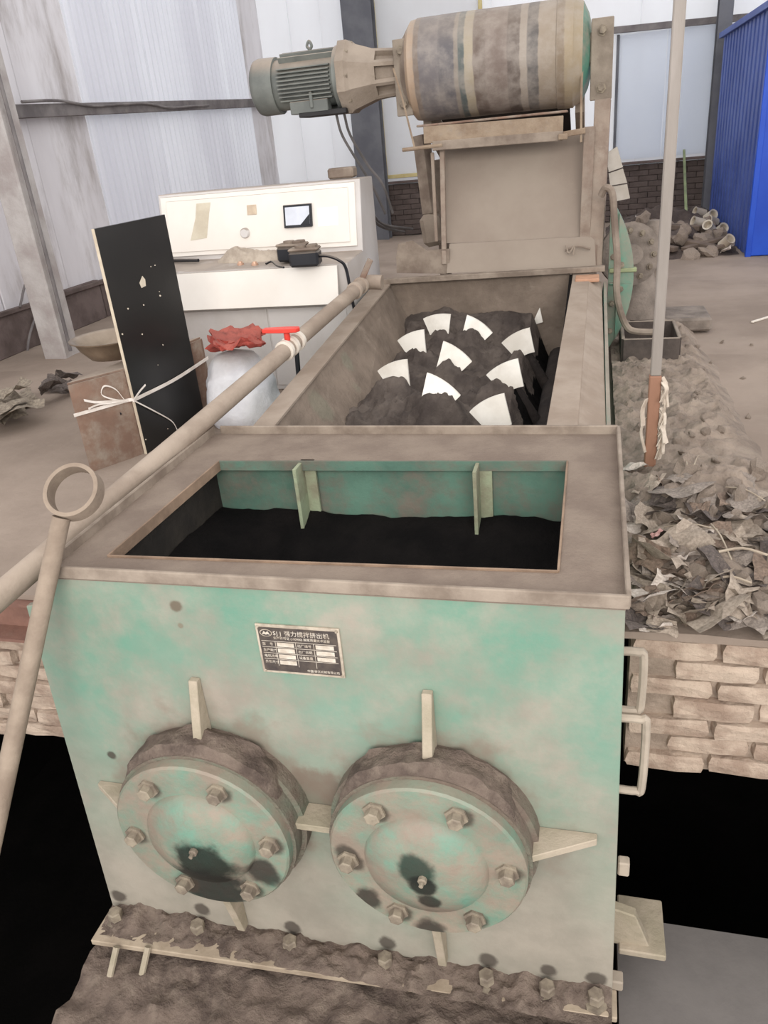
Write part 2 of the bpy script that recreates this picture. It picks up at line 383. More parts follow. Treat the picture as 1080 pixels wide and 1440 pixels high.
p = YP(870, 42, YB - .1); q = YP(1010, 28, YB - .1)
struct(bar('trim_6', p - (q - p) * 2.1, q + (q - p) * 2, .06, .075, mGirt))
mYellow = M('yellow_window_frame', (206, 192, 140), (180, 160, 110), 4, .6, dust=.3, bump=.05)
fr = thing('window_1', (-1.2, YB - .03, .76), 'x', None); del fr['label']; struct(fr)
wx0 = YP(533, 150, YB - .03).x; wx1 = wx0 + 1.5
mPane = M('milky_window_sheet', (240, 238, 236), (230, 226, 224), 1, .35, bump=.02, trans=.5)
box('window_frame', (wx0 + .025, YB - .03, 2.4), (.05, .04, 3.2), mYellow, fr); box('window_frame', (wx1 - .025, YB - .03, 2.4), (.05, .04, 3.2), mYellow, fr)
box('window_frame', ((wx0 + wx1) / 2, YB - .03, .82), (1.4, .04, .05), mYellow, fr); box('window_frame', ((wx0 + wx1) / 2, YB - .03, 2.36), (1.4, .04, .04), mYellow, fr)
for z0, z1 in ((.85, 2.335), (2.385, 4.)): box('pane', ((wx0 + wx1) / 2, YB - .02, (z0 + z1) / 2), (1.4, .012, z1 - z0), mPane, fr, bevel=0)
wx0 = YP(866, 150, YB - .03).x; wx1 = YP(1002, 150, YB - .03).x
fr = thing('window_2', ((wx0 + wx1) / 2, YB - .03, .76), 'x', None); del fr['label']; struct(fr)
mPaneB = M('bluish_window_sheet', (236, 239, 245), (224, 228, 237), 1, .35, bump=.02, trans=.6)
z1 = 2.27
for xx in (wx0, wx1): box('window_frame', (xx, YB - .03, (.76 + z1) / 2), (.035, .04, z1 - .76), mDarkCol, fr)
wn = 2
for i in range(wn): box('pane', (wx0 + (i + .5) * (wx1 - wx0) / wn, YB - .02, (.78 + z1) / 2), ((wx1 - wx0) / wn - .012, .012, z1 - .8), mPaneB, fr, bevel=0)

# ================================================================== MIXING MACHINE
YF = -.1
mm = thing('mixing_machine', (.6, 1.4, -1.05), 'green twin-shaft clay mixer caked in dust, with open feed box and long trough', 'machine')
# front plate and box
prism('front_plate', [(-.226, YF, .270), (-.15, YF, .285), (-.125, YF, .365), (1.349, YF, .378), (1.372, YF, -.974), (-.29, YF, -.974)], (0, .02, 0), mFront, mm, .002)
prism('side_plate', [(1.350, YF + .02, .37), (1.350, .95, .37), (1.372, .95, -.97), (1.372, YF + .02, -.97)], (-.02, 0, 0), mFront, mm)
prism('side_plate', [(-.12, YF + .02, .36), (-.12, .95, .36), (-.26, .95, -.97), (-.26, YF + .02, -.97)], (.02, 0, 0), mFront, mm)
prism('back_plate', [(-.02, .715, .37), (1.22, .715, .37), (1.22, .715, -.9), (-.02, .715, -.9)], (0, .02, 0), mTealIn, mm)
mInnerSide = M('dark_inner_side', (58, 52, 46), (40, 36, 33), 5, .9, dust=.35, dustc=(84, 92, 80), bump=.4)  # dark brown for the inner side plates
for xx in (-.03, 1.215): box('inner_side_plate', (xx, .35, -.05), (.02, .73, .82), mInnerSide, mm, bevel=0)
box('inner_front_plate', (.6, -.03, -.05), (1.24, .02, .82), mTealIn, mm, bevel=0)
# rim
zr = .38
def ringrect(name, o, i, z, th, mat, parent):
    v = [(x, y, z) for x, y in o] + [(x, y, z) for x, y in i]; v += [(x, y, z - th) for x, y, z in v]
    f = []
    for k in range(4):
        n = (k + 1) % 4
        f += [(k, n, 4 + n, 4 + k), (8 + k, 12 + k, 12 + n, 8 + n), (k, 8 + k, 8 + n, n), (4 + k, 4 + n, 12 + n, 12 + k)]
    return mk(name, v, f, mat, parent)
inner = [(0, 0), (1.2, .024), (1.2, .703), (.022, .672)]
mRim = M('dusty_rim', (134, 119, 106), (118, 103, 92), 6, .95, bump=.35, bsc=70)
ringrect('rim', [(-.125, YF - .005), (1.35, YF - .005), (1.355, .956), (-.125, .956)], inner, zr, .012, mRim, mm)
mLip = M('rim_lip_steel', (152, 138, 124), (118, 104, 92), 8, .85, dust=.4, bump=.2)
def lip(p, q, w=.012, h=.035, dz=.012): bar('rim_lip', V(p) + V((0, 0, dz)), V(q) + V((0, 0, dz)), w, h, mLip, mm, .003)
lip((-.125, YF - .008, zr), (1.358, YF - .008, zr)); lip((1.354, YF - .005, zr), (1.358, .956, zr)); lip((-.1, .958, zr), (1.358, .958, zr)); lip((-.128, YF, zr), (-.128, .956, zr))
mEdge = M('opening_edge_steel', (150, 126, 106), (120, 100, 84), 10, .85, dust=.35, bump=.2)
for k in range(4):
    p, q = V((*inner[k], zr)), V((*inner[(k + 1) % 4], zr))
    bar('opening_edge', p + V((0, 0, -.012)), q + V((0, 0, -.012)), .006, .036, mTealIn if k == 2 else mEdge, mm, .001)
box('mounting_lug', (1.29, .99, zr + .004), (.14, .05, .016), mRim, mm)
mRib = M('dusty_teal_rib', (150, 160, 132), (130, 124, 104), 8, .85, dust=.4, bump=.3)
for px in (426, 672):
    x0 = YP(px, 655, .70).x
    box('inner_rib', (x0, .66, .2), (.012, .09, .36), mRib, mm, bevel=.001); box('inner_rib', (x0 + .02, .70, .2), (.05, .012, .36), mRib, mm, bevel=.001)
# clay inside the feed box
def boxclay(x, y): return .02 + .17 * max(0, min(1, (y - .2) / .48)) * (.95 + .05 * math.cos(x * 5)) + .22 * max(0, 1 - x / .22) * max(0, min(1, 1.25 - y / .55)) + .02 * fn_(x, y, 6, 2.)
o = field('wet_clay', -.015, 1.2, -.015, .70, 60, 40, boxclay, mClayShade, None, skirt=-.45)
tag(o, 'almost black wet clay lying deep inside the open feed box', 'clay', kind='stuff')
for cx, cz in ((.33, .24), (1.02, .25)):
    pass
# name plate with lettering
mNpDark = M('name_plate_print', (62, 54, 52), (84, 74, 66), 30, .5, dust=.25, bump=.05)
mNpEdge = M('name_plate_metal', (196, 182, 164), (160, 146, 130), 30, .45, metal=.2, dust=.2, bump=.05)
mNpWhite = M('name_plate_light_print', (206, 196, 182), (180, 166, 150), 40, .5, bump=0)
cx, cz, pw, ph = .5675, .192, .224, .15
npl = box('name_plate', (cx, YF - .003, cz), (pw, .006, ph), mNpEdge, mm, bevel=.001)
box('print_field', (cx, YF - .0066, cz), (pw - .014, .0015, ph - .016), mNpDark, npl, bevel=0)
yp = YF - .0076
def text(s, x, z, size, mat, parent, name='lettering', align='LEFT', sx=1.):
    cu = bpy.data.curves.new('t', 'FONT'); cu.body = s; cu.size = size; cu.align_x = align; cu.extrude = .0003
    to = bpy.data.objects.new('t', cu); COL.objects.link(to)
    dg = bpy.context.evaluated_depsgraph_get(); me0 = to.evaluated_get(dg).to_mesh()
    v = [(x + p.co.x * sx, yp - p.co.z - .0003, z + p.co.y) for p in me0.vertices]; f = [list(p.vertices) for p in me0.polygons]
    bpy.data.objects.remove(to); bpy.data.curves.remove(cu)
    if v: return mk(name, v, f, mat, parent)
for i_, ch in enumerate('SJJ'): text(ch, cx - pw / 2 + .047 + i_ * .0092, cz + ph / 2 - .029, .0165, mNpWhite, npl)
text('强力搅拌挤出机', cx - pw / 2 + .077, cz + ph / 2 - .029, .0175, mNpWhite, npl, sx=.98)
text('生产许可证 (100900) 国家质量技术监督', cx - pw / 2 + .046, cz + ph / 2 - .041, .0088, mNpWhite, npl)
ex, ez = cx - pw / 2 + .028, cz + ph / 2 - .024
prism('emblem', [(ex + .017 * math.cos(a / 16 * 6.283), yp, ez + .011 * math.sin(a / 16 * 6.283)) for a in range(16)], (0, -.0004, 0), mNpEdge, npl)
prism('emblem', [(ex + .0145 * math.cos(a / 16 * 6.283), yp - .0004, ez + .009 * math.sin(a / 16 * 6.283)) for a in range(16)], (0, -.0004, 0), mNpDark, npl)
prism('emblem', [(ex + a, yp - .0008, ez + c) for a, c in ((-.011, -.005), (-.005, .006), (0, .001), (.005, .006), (.011, -.005), (.005, -.003), (0, -.005), (-.005, -.003))], (0, -.0004, 0), mNpWhite, npl)
rows = [('型    号', '出厂编号'), ('生产能力', '出厂日期'), ('电机功率', '设备重量'), ('外形尺寸', '')]
for r, (s1, s2) in enumerate(rows):
    z = cz + .014 - r * .0185
    text(s1, cx - .099, z, .0095, mNpWhite, npl); box('entry_field', (cx - .036, yp, z + .003), (.046, .0006, .0125), mNpWhite, npl, bevel=0)
    if s2: text(s2, cx - .004, z, .0095, mNpWhite, npl); box('entry_field', (cx + .069, yp, z + .003), (.048, .0006, .0125), mNpWhite, npl, bevel=0)
    box('print_line', (cx, yp, z + .0125), (.2, .0005, .0012), mNpWhite, npl, bevel=0)
for xx in (-.063, -.008, .04): box('print_line', (cx + xx, yp, cz - .012), (.0012, .0005, .075), mNpWhite, npl, bevel=0)
text('中国·砖瓦机械有限公司', cx + .1, cz - ph / 2 + .013, .0085, mNpWhite, npl, align='RIGHT')
for sx in (-1, 1):
    for sz in (-1, 1): cyl('rivet', (cx + sx * (pw / 2 - .007), YF - .006, cz + sz * (ph / 2 - .007)), (cx + sx * (pw / 2 - .007), YF - .011, cz + sz * (ph / 2 - .007)), .0045, mNpEdge, npl, 8, .0025)
# bearing housings
mHouse = M('dusty_housing', (112, 118, 102), (122, 104, 92), 5, .9, dust=.62, up=.95, dustc=(122, 106, 95), bump=.7, bsc=40)
hubs = ((.235, -.385), (.882, -.362))
for hi, (hx, hz) in enumerate(hubs):
    mCov = M('cover_paint_%s' % ('greasy' if hi == 0 else 'dusty'), (104, 146, 127), (90, 128, 110), 4, .5, dust=.74, dw=.4, up=.8, dustc=(146, 131, 116), bump=.2,
             stains_shade=([((hx + .02, YF - .17, hz - .06), .10, (30, 38, 32), .95), ((hx + .02, YF - .14, hz - .19), .13, (30, 31, 28), .92), ((hx + .17, YF - .14, hz - .1), .06, (34, 33, 30), .85)] if hi == 0 else [((hx - .01, YF - .18, hz + .03), .05, (34, 50, 42), .9), ((hx, YF - .18, hz - .03), .035, (32, 34, 30), .95), ((hx + .01, YF - .16, hz - .09), .035, (40, 38, 34), .9), ((hx, YF - .13, hz - .255), .05, (36, 33, 30), .85), ((hx - .18, YF - .13, hz - .17), .05, (40, 36, 32), .85), ((hx - .21, YF - .13, hz), .04, (48, 42, 36), .8)]) + [((hx + .212 * math.cos(math.radians(5 + 60 * k)) + .008, YF - .14, hz + .212 * math.sin(math.radians(5 + 60 * k)) - .008), .036, (64, 55, 47), .8) for k in range(6)])
    hb = lathe('bearing_housing', (hx, YF, hz), (0, -1, 0), [(0, .285), (.05, .285), (.055, .272), (.105, .272)], mHouse, mm, 48)
    lathe('cover', (hx, YF - .105, hz), (0, -1, 0), [(0, .262), (.028, .262), (.034, .256), (.034, .165), (.05, .155), (.068, .1), (.075, .05), (.075, .012)], mCov, hb, 48)
    lathe('grease_nipple', (hx, YF - .18, hz), (0, -1, 0), [(0, .012), (.01, .012), (.012, .006), (.024, .006)], mBolt, hb, 8)
    for k in range(6):
        q = math.radians(5 + 60 * k); bolt((hx + .212 * math.cos(q), YF - .139, hz + .212 * math.sin(q)), (0, -1, 0), .021, .032, mBolt, hb)
    # mud caked on top of the housing
    v, f = [], []
    n = 36; mrows = 7
    for j in range(mrows):
        for i in range(n + 1):
            q = math.radians(28 + 124 * i / n); t = j / (mrows - 1)
            edge = min(1, min(i, n - i) / 5) * min(1, min(j, mrows - 1 - j) / 1.)
            r = .27 + edge * (.012 + .022 * abs(fn_(i * .16, j * .35, 1.3, 2. + hi)) + .012 * math.sin(q) ** 3)
            v.append((hx + r * math.cos(q), YF - .004 - .098 * t, hz + r * math.sin(q)))
    for j in range(mrows - 1):
        for i in range(n): a = j * (n + 1) + i; f.append((a, a + 1, a + n + 2, a + n + 1))
    o = mk('caked_mud', v, f, mMud, hb, True); o['kind'] = 'stuff'
mGus = M('dusty_gusset', (172, 158, 140), (150, 140, 120), 8, .9, dust=.4, bump=.3)
def vgus(x, z0, z1, d0, d1): prism('gusset', [(x, YF, z0), (x, YF, z1), (x, YF - d1, z1), (x, YF - d0, z0)], (.026, 0, 0), mGus, mm, .002)
vgus(.235, -.14, .075, .075, .02); vgus(.878, -.10, .10, .075, .02)
vgus(.20, -.93, -.645, .03, .09); vgus(.862, -.93, -.605, .03, .09)
def hgus(pts, z): prism('gusset', [(x, y, z) for x, y in pts], (0, 0, .022), mGus, mm, .002)
hgus([(.48, YF), (.63, YF), (.63, YF - .08), (.48, YF - .08)], -.365)
hgus([(1.15, YF), (1.31, YF), (1.31, YF - .02), (1.15, YF - .1)], -.345)
hgus([(-.17, YF), (-.05, YF), (-.05, YF - .09), (-.17, YF - .015)], -.385)
# base flange, bolts, mud
mFl = M('base_flange_steel', (172, 156, 136), (140, 124, 106), 8, .85, dust=.4, bump=.2)
prism('base_flange', [(-.30, YF + .02, -.995), (1.385, YF + .02, -.995), (1.385, -.165, -.995), (-.30, -.225, -.995)], (0, 0, .022), mFl, mm, .003)
for px, py in ((162, 1285), (280, 1297), (408, 1323), (543, 1342), (685, 1365), (770, 1374), (838, 1392)):
    p = ZP(px, py, -.935); p.y = min(p.y, YF - .035); p.z = -.973
    lathe('base_bolt', p, (0, 0, 1), [(0, .034), (.008, .034), (.008, .012), (.02, .012), (.02, .024), (.048, .024), (.052, .02)], mBolt, mm, 6, False)
def basemud(x, y):
    t = (YF - y) / .11
    return -.975 + max(0, .030 * (1 - t) + .022 * fn_(x, y, 9, 4.) + .016 * fn_(x, y, 28, 2.)) * min(1, max(0, (1.1 - t) * 4))
o = field('caked_mud', -.29, 1.37, -.2, YF + .0, 150, 14, lambda x, y: basemud(x, y - (.0 if x < .5 else 0)), mMud, mm); o['kind'] = 'stuff'
for px, py, qx, qy in ((168, 1322, 155, 1368), (212, 1322, 196, 1372)):
    p = ZP(px, py, -.955); cyl('stud', (p.x, p.y - .02, -.96), (p.x - .01, p.y - .075, -1.03), .011, mGus, mm, 8)
# handles, step, foot on the right side
mHand = M('pale_handle', (176, 162, 146), (150, 138, 124), 8, .8, dust=.4, bump=.1)
def handle(za, zb, y, out): tube('handle', [(1.352, y, za), (1.36 + out - .014, y, za), (1.36 + out, y, za - .016), (1.36 + out, y, zb + .016), (1.36 + out - .014, y, zb), (1.352, y, zb)], .011, mHand, mm, 8, 4)
handle(.17, -.01, .02, .045); handle(-.02, -.26, .0, .06)
box('side_lug', (1.385, -.04, -.50), (.03, .03, .05), mHand, mm); box('side_lug', (1.385, -.06, -.96), (.035, .04, .04), mHand, mm)
prism('foot_bracket', [(1.372, .12, -1.0), (1.372, .12, -.84), (1.44, .12, -.86), (1.49, .12, -1.0)], (0, -.035, 0), mGus, mm, .004)
box('foot_bracket', (1.465, .16, -1.0), (.14, .2, .025), mGus, mm)
# trough behind the feed box
T0, T1 = .985, 3.12; ZT0, ZT1 = .365, .545
def tz(y): return ZT0 + (ZT1 - ZT0) * (y - T0) / (T1 - T0)
mTrIn = M('trough_wall_clay_smeared', (134, 119, 106), (108, 95, 84), 4, .9, dust=.45, stains_shade=[((.12, 1.5, .3), .09, (124, 126, 108), .35), ((.1, 2.0, .36), .06, (122, 126, 108), .35), ((.14, 1.9, .25), .05, (120, 124, 106), .3)], bump=.5, bsc=22)
mTrOut = M('trough_outer_teal', TEAL, TEAL2, 4, .6, dust=.32, up=.9, bump=.1)
mFlange = M('trough_flange', (158, 143, 129), (140, 124, 110), 5, .9, dust=.4, bump=.2, bsc=50)
def wall(name, xa, za, xb, zb, mat, th):
    return prism(name, [(xa, T0, tz(T0) + za), (xa, T1, tz(T1) + za), (xb, T1, zb), (xb, T0, zb)], (th, 0, 0), mat, mm)
wall('trough_wall', .06, -.004, .36, -.08, mTrIn, -.015); wall('trough_wall', 1.135, -.004, 1.10, -.25, mClayShade, .015)  # right wall painted black for its shade
wall('trough_side', .0, -.02, .10, -.25, mTrOut, -.015); wall('trough_side', 1.325, -.05, 1.22, -.6, mTrOut, .015)
def flange(pts, name='trough_flange'):
    prism(name, [(x, y, tz(y) + dz) for x, y, dz in pts], (0, 0, -.014), mFlange, mm, .002)
flange([(-.015, T0, 0), (.075, T0, 0), (.075, T1, 0), (-.03, T1, 0)])
flange([(1.115, T0, 0), (1.225, T0, 0), (1.245, T1, 0), (1.155, T1, 0)]); flange([(1.225, T0, 0), (1.325, T0, -.055), (1.315, T1, -.055), (1.245, T1, 0)])
bar('cross_bar', (-.035, T1, tz(T1) + .01), (1.33, T1, tz(T1) + .022), .05, .03, mLip, mm)
box('trough_end_wall', (.60, T1 + .03, .2), (1.08, .02, .7), mTrIn, mm, bevel=0)
box('flange_joint', (1.235, T1 - .1, tz(T1 - .1) - .004), (.13, .14, .02), M('bare_orange_steel', (196, 152, 124), (170, 130, 106), 6, .8, dust=.4, bump=.2), mm)
# shafts and paddles
mShaft = M('clay_covered_shaft', (60, 52, 48), (44, 38, 36), 6, .9, bump=.6)
for sx in (.45, 1.08): cyl('mixer_shaft', (sx, .75, .06), (sx, T1 + .01, .06), .06, mShaft, mm, 14)
mPad = M('worn_white_paddle', (238, 232, 222), (214, 206, 194), 5, .45, dust=.16, dustc=(120, 106, 96), bump=.05)
def paddle(y, sx, ang, half=15, r0=.225, r1=.345, tilt=.3, x=None):
    sz = .06; n = 8; v = []
    rad = V((math.cos(ang), 0, math.sin(ang))); tan = V((-math.sin(ang), 0, math.cos(ang)))
    for r in (r0, r0 + (r1 - r0) * .5, r1 - .004, r1):
        for i in range(n + 1):
            q = math.radians(-half + 2 * half * i / n); a = r * math.cos(q); b = r * math.sin(q) * (1 - .25 * (r1 - r) / r1)
            p = V((sx, y, sz)) + rad * a + tan * b * math.cos(tilt) + V((0, 1, 0)) * (b * math.sin(tilt) + (r - r1) * .35)
            v.append(p)
    m = len(v); v += [p + V((0, .016, .0)) for p in v]
    f = []
    for j in range(3):
        for i in range(n): a = j * (n + 1) + i; q = (a, a + 1, a + n + 2, a + n + 1); f += [q, tuple(m + k for k in q[::-1])]
    rim = [i for i in range(n + 1)] + [j * (n + 1) + n for j in range(1, 4)] + [3 * (n + 1) + i for i in range(n - 1, -1, -1)] + [j * (n + 1) for j in range(2, 0, -1)]
    f += [(rim[k], rim[(k + 1) % len(rim)], m + rim[(k + 1) % len(rim)], m + rim[k]) for k in range(len(rim))]
    mk('paddle', v, f, mPad, mm, True)
    c0_ = V((sx, y, sz)); cyl('paddle_arm', c0_, c0_ + rad * (r0 + .03) + V((0, .03 - .03, 0)), .032, mShaft, mm, 10, .026)
PAD = []
def padpx(px, py, sx, deg, half=15.5):
    # the ray meets the cylinder swept by the paddle tips; py = middle of the white face
    d = ray(px, py); best = None
    a = math.radians(deg); tx = sx + .28 * math.cos(a); tzz = .06 + .28 * math.sin(a)
    t = (tzz - CAM.z) / d.z; p = CAM + d * t
    paddle(p.y, sx + (p.x - tx), a, half); PAD.append((p.x, p.y, tzz))
for a in ((617, 458, .43, 100), (583, 484, .41, 112), (558, 528, .43, 112), (668, 467, .45, 58), (636, 507, .45, 58), (616, 555, .45, 60), (746, 444, 1.08, 120), (732, 484, 1.08, 120), (714, 530, 1.08, 120), (694, 582, 1.08, 122), (759, 420, 1.08, 112)): padpx(*a)
def clay(x, y):
    z = .175 + .05 * fn_(x, y, 3, 5.) + .055 * fn_(x, y, 8, 1.) + .2 * max(0, min(1, (y - 2.82) / .3)) * (1 if x < .8 else max(0, 1 - (x - .8) / .25)) + .02 * abs(fn_(x, y, 22, 7.))
    z += .05 * max(0, 1 - abs(x - .42) / .25) * max(0, min(1, (y - 1.35) / .4)) + -.01 * max(0, min(1, (y - 2.3) / .7)) * (1 if x < .75 else max(0, 1 - (x - .75) / .3))
    for a, b, c in PAD:
        d = math.hypot((x - a) / .13, (y - b + .05) / .10)
        z += .10 * math.exp(-d * d * 1.1) * (1 if y > 1.4 else .8)
    z = z if z < .32 else .32 + (z - .32) * .4
    f = max(0, min(1, (y - 1.2) / .4)); s = max(0, min(1, (1.12 - x) / .2))
    return -.22 + (z + .22) * (.15 + .85 * f) * (.25 + .75 * s)
o = field('wet_clay', .12, 1.12, 1.0, T1 - .0, 110, 190, clay, mClay, None, skirt=-.25)
o.data.materials.append(mClayShade); oo = ORG[o.name]  # second material: shade painted black over front, right and low clay
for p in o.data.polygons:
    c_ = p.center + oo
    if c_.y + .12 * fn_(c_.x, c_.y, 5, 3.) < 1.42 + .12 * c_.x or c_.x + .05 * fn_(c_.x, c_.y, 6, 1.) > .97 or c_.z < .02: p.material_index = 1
tag(o, 'dark wet clay lumps heaped around the white paddles in the trough', 'clay', kind='stuff')
# gear guard
gc = V((.76, 0, .5)); gr = .73
mGuard = M('clean_green_guard', (92, 150, 128), (80, 136, 114), 3, .5, dust=.66, dw=.5, up=.8, bump=.05)
def seg(name, y0, th, r, xmin, mat, parent, z0=None, z1=None):
    a0 = math.acos((xmin - gc.x) / r); pts = []
    for i in range(25):
        q = -a0 + 2 * a0 * i / 24; z = gc.z + r * math.sin(q)
        pts.append((gc.x + r * math.cos(q), y0, z))
    return prism(name, pts, (0, th, 0), mat, parent)
gg = seg('gear_guard', T1 + .06, .10, gr, 1.352, mGuard, mm)
seg('guard_rim', T1 + .04, .02, gr, 1.40, mGuard, gg)
box('guard_joint', (1.43, T1 + .05, .545), (.15, .05, .022), M('olive_joint', (150, 158, 118), (130, 132, 104), 6, .7, dust=.4), gg)
box('guard_joint', (1.42, T1 + .055, .47), (.13, .03, .012), mGuard, gg)
for (x, z) in ((1.37, .84), (1.375, .62), (1.42, .575), (1.42, .44), (1.375, .36), (1.37, .2)): bolt((x, T1 + .04, z), (0, -1, 0), .013, .02, mBolt, gg)

# ================================================================== BELT CONVEYOR with drive drum
YD = 3.55
bc = thing('belt_conveyor', (.7, 3.7, 0), 'dust-caked belt conveyor head with rusty drum and grey motor above the mixer trough', 'conveyor')
dl, dr = YP(580, 97, YD), YP(820, 80, YD)
zc = 1.675; R = .262
BANDS = []
for a_, b2_, c_ in ((0, .055, (170, 146, 124)), (.06, .085, (120, 106, 96)), (.09, .2, (112, 106, 106)), (.205, .29, (98, 94, 96)), (.295, .315, (132, 122, 112)), (.32, .35, (86, 92, 90)), (.355, .40, (158, 146, 126)), (.405, .47, (104, 90, 82)), (.475, .59, (118, 104, 96)), (.595, .66, (92, 80, 74)), (.665, .70, (150, 138, 126)), (.705, .76, (88, 84, 82)), (.765, .86, (146, 132, 116)), (.865, .90, (128, 112, 94)), (.905, 1, (152, 136, 112))):
    BANDS += [(a_, c_), (b2_, c_)]
mDrum = M('banded_worn_drum', (120, 110, 104), (168, 158, 148), 9, .6, metal=.1, dust=.3, up=.35, bump=.25, bsc=25,
          bands=(dl.x - .7, dr.x - .7, BANDS) if 1 else (0, 1, [(0, (176, 152, 132)), (.07, (176, 154, 136)), (.085, (104, 100, 102)), (.26, (116, 108, 108)), (.3, (92, 84, 78)), (.36, (142, 132, 116)), (.45, (98, 86, 80)), (.55, (150, 142, 134)), (.62, (96, 84, 78)), (.7, (120, 110, 102)), (.76, (92, 86, 84)), (.8, (150, 138, 122)), (.92, (160, 146, 128)), (1, (150, 136, 116))]))
drum = lathe('drum', (dl.x, YD, zc), (1, 0, 0), [(0, R - .03), (.02, R - .004), (.05, R), (.055, R + .004), (.30, R + .006), (.6, R + .004), (dr.x - dl.x - .14, R + .005), (dr.x - dl.x - .135, R + .012), (dr.x - dl.x - .05, R + .012), (dr.x - dl.x - .045, R + .004), (dr.x - dl.x, R - .02)], mDrum, bc, 56)
lathe('drum_end_cap', (dr.x, YD, zc), (1, 0, 0), [(0, R - .02), (.03, R - .08), (.05, .1), (.1, .06)], mTeal, drum, 40)
lathe('drum_end_cap', (dl.x, YD, zc), (-1, 0, 0), [(0, R - .03), (.03, R - .07), (.06, .12), (.1, .09)], mDustSteel, drum, 40)
# bearing brackets
mBrk = M('dusty_bracket', (146, 134, 120), (118, 106, 94), 6, .85, dust=.45, bump=.2)
def bracket(px0, px1, py0, py1, y):
    a, b = YP(px0, py0, y), YP(px1, py1, y); cx = (a.x + b.x) / 2; w = abs(b.x - a.x)
    o = prism('bearing_bracket', [(cx - w / 2, y, a.z), (cx + w / 2, y, a.z), (cx + w / 2, y, b.z), (cx - w / 2, y, b.z)], (0, .03, 0), mBrk, bc, .004)
    for zz in (a.z - .06, b.z + .06): bolt((cx, y, zz), (0, -1, 0), .02, .03, mBolt, o)
    return cx, a.z, b.z
bl = bracket(551, 581, 56, 162, YD - .16); br = bracket(832, 860, 26, 139, YD - .16)
box('bearing_block', (br[0] - .02, YD - .02, zc), (.12, .25, .16), mDustSteel, bc, bevel=.02)
box('bearing_block', (bl[0], YD + .0, zc), (.10, .25, .2), mDustSteel, bc, bevel=.02)
# gear adaptor and motor
def xat(px, py): return YP(px, py, YD - .1).x
mMot = M('grey_motor_paint', (122, 124, 118), (100, 102, 98), 5, .55, dust=.35, up=.9, bump=.1)
mAdap = M('dusty_adaptor', (158, 144, 130), (138, 124, 110), 5, .85, dust=.5, up=.8, bump=.3)
xa0, xa1 = xat(478, 110), bl[0] + .02; zm = zc + .01
def adaptor():
    seg_ = 8; v, f = [], []
    prof = [(0, .195), (.05, .195), (.07, .178), (.2, .135), (xa1 - xa0 - .02, .12), (xa1 - xa0, .12)]
    for d, r in prof:
        for k in range(seg_): q = 2 * math.pi * (k + .5) / seg_; v.append(V((xa0 + d, YD + r * math.cos(q) * 1.06, zm + r * math.sin(q) * 1.06)))
    for i in range(len(prof) - 1):
        for k in range(seg_): k2 = (k + 1) % seg_; f.append((i * seg_ + k, i * seg_ + k2, (i + 1) * seg_ + k2, (i + 1) * seg_ + k))
    f += [list(range(seg_)), list(range((len(prof) - 1) * seg_, len(prof) * seg_))]
    bm = bmesh.new(); bv = [bm.verts.new(p) for p in v]; fs = [bm.faces.new([bv[i] for i in q]) for q in f]
    bmesh.ops.recalc_face_normals(bm, faces=bm.faces[:])
    slots = [q for q in fs[3 * seg_:4 * seg_]]
    r = bmesh.ops.inset_individual(bm, faces=slots, thickness=.028, depth=0.)
    ex = bmesh.ops.extrude_discrete_faces(bm, faces=slots)
    for q in ex['faces']: bmesh.ops.translate(bm, verts=list(q.verts), vec=-q.normal * .035)
    bm.verts.index_update(); g = ([p.co.copy() for p in bm.verts], [[p.index for p in q.verts] for q in bm.faces]); bm.free(); return g
ao = mk('gear_adaptor', *adaptor(), mAdap, bc)
for k in range(8):
    q = 2 * math.pi * k / 8; bolt((xa0 + .05, YD + .175 * math.cos(q), zm + .175 * math.sin(q)), (1, 0, 0), .012, .018, mBolt, ao)
xm0, xm1 = xat(352, 115), xa0
mo = lathe('motor', (xm1, YD, zm), (-1, 0, 0), [(0, .175), (.03, .175), (.03, .14), (xm1 - xm0 - .14, .138)], mMot, bc, 32)
lathe('fan_cowl', (xm1 - (xm1 - xm0 - .15), YD, zm), (-1, 0, 0), [(0, .156), (.11, .158), (.135, .15), (.15, .128), (.15, .02)], mMot, mo, 36)
ml = xm1 - xm0 - .16
for k in range(9):
    for s in (-1, 1):
        if s > 0 and k % 3: continue
        zz = zm + .075 - k * .021; h = math.sqrt(max(0, .135 ** 2 - (zz - zm) ** 2))
        box('cooling_fin', (xm1 - .03 - ml / 2 + .02, YD + s * (h + .012), zz), (ml - .08, .05, .008), mMot, mo, bevel=.001)
for k in range(5):
    q = math.radians(55 + 17.5 * k); box('cooling_fin', (xm1 - ml / 2, YD + .145 * math.cos(q), zm + .145 * math.sin(q)), (ml - .06, .008, .05), mMot, mo, rot=(q - math.pi / 2, 0, 0), bevel=.001)
box('terminal_plate', (xm1 - .12, YD - .04, zm - .175), (.3, .2, .03), M('black_terminal_plate', (46, 44, 44), (34, 32, 32), 5, .6, dust=.15), mo)
box('motor_foot', (xm1 - .2, YD - .1, zm - .135), (.24, .08, .07), mMot, mo); box('motor_foot', (xm1 - .2, YD + .1, zm - .135), (.24, .08, .07), mMot, mo)
box('motor_foot_web', (xm1 - .18, YD - .135, zm - .10), (.02, .03, .09), mMot, mo)
tube('lifting_eye', [V((xm1 - .2, YD, zm + .13)), V((xm1 - .2, YD - .004, zm + .17)), V((xm1 - .215, YD, zm + .19)), V((xm1 - .2, YD, zm + .215)), V((xm1 - .185, YD, zm + .19)), V((xm1 - .2, YD, zm + .17))], .009, mMot, mo, 6)
mCable = M('grey_cable', (110, 104, 102), (80, 76, 74), 5, .7, dust=.3, bump=0)
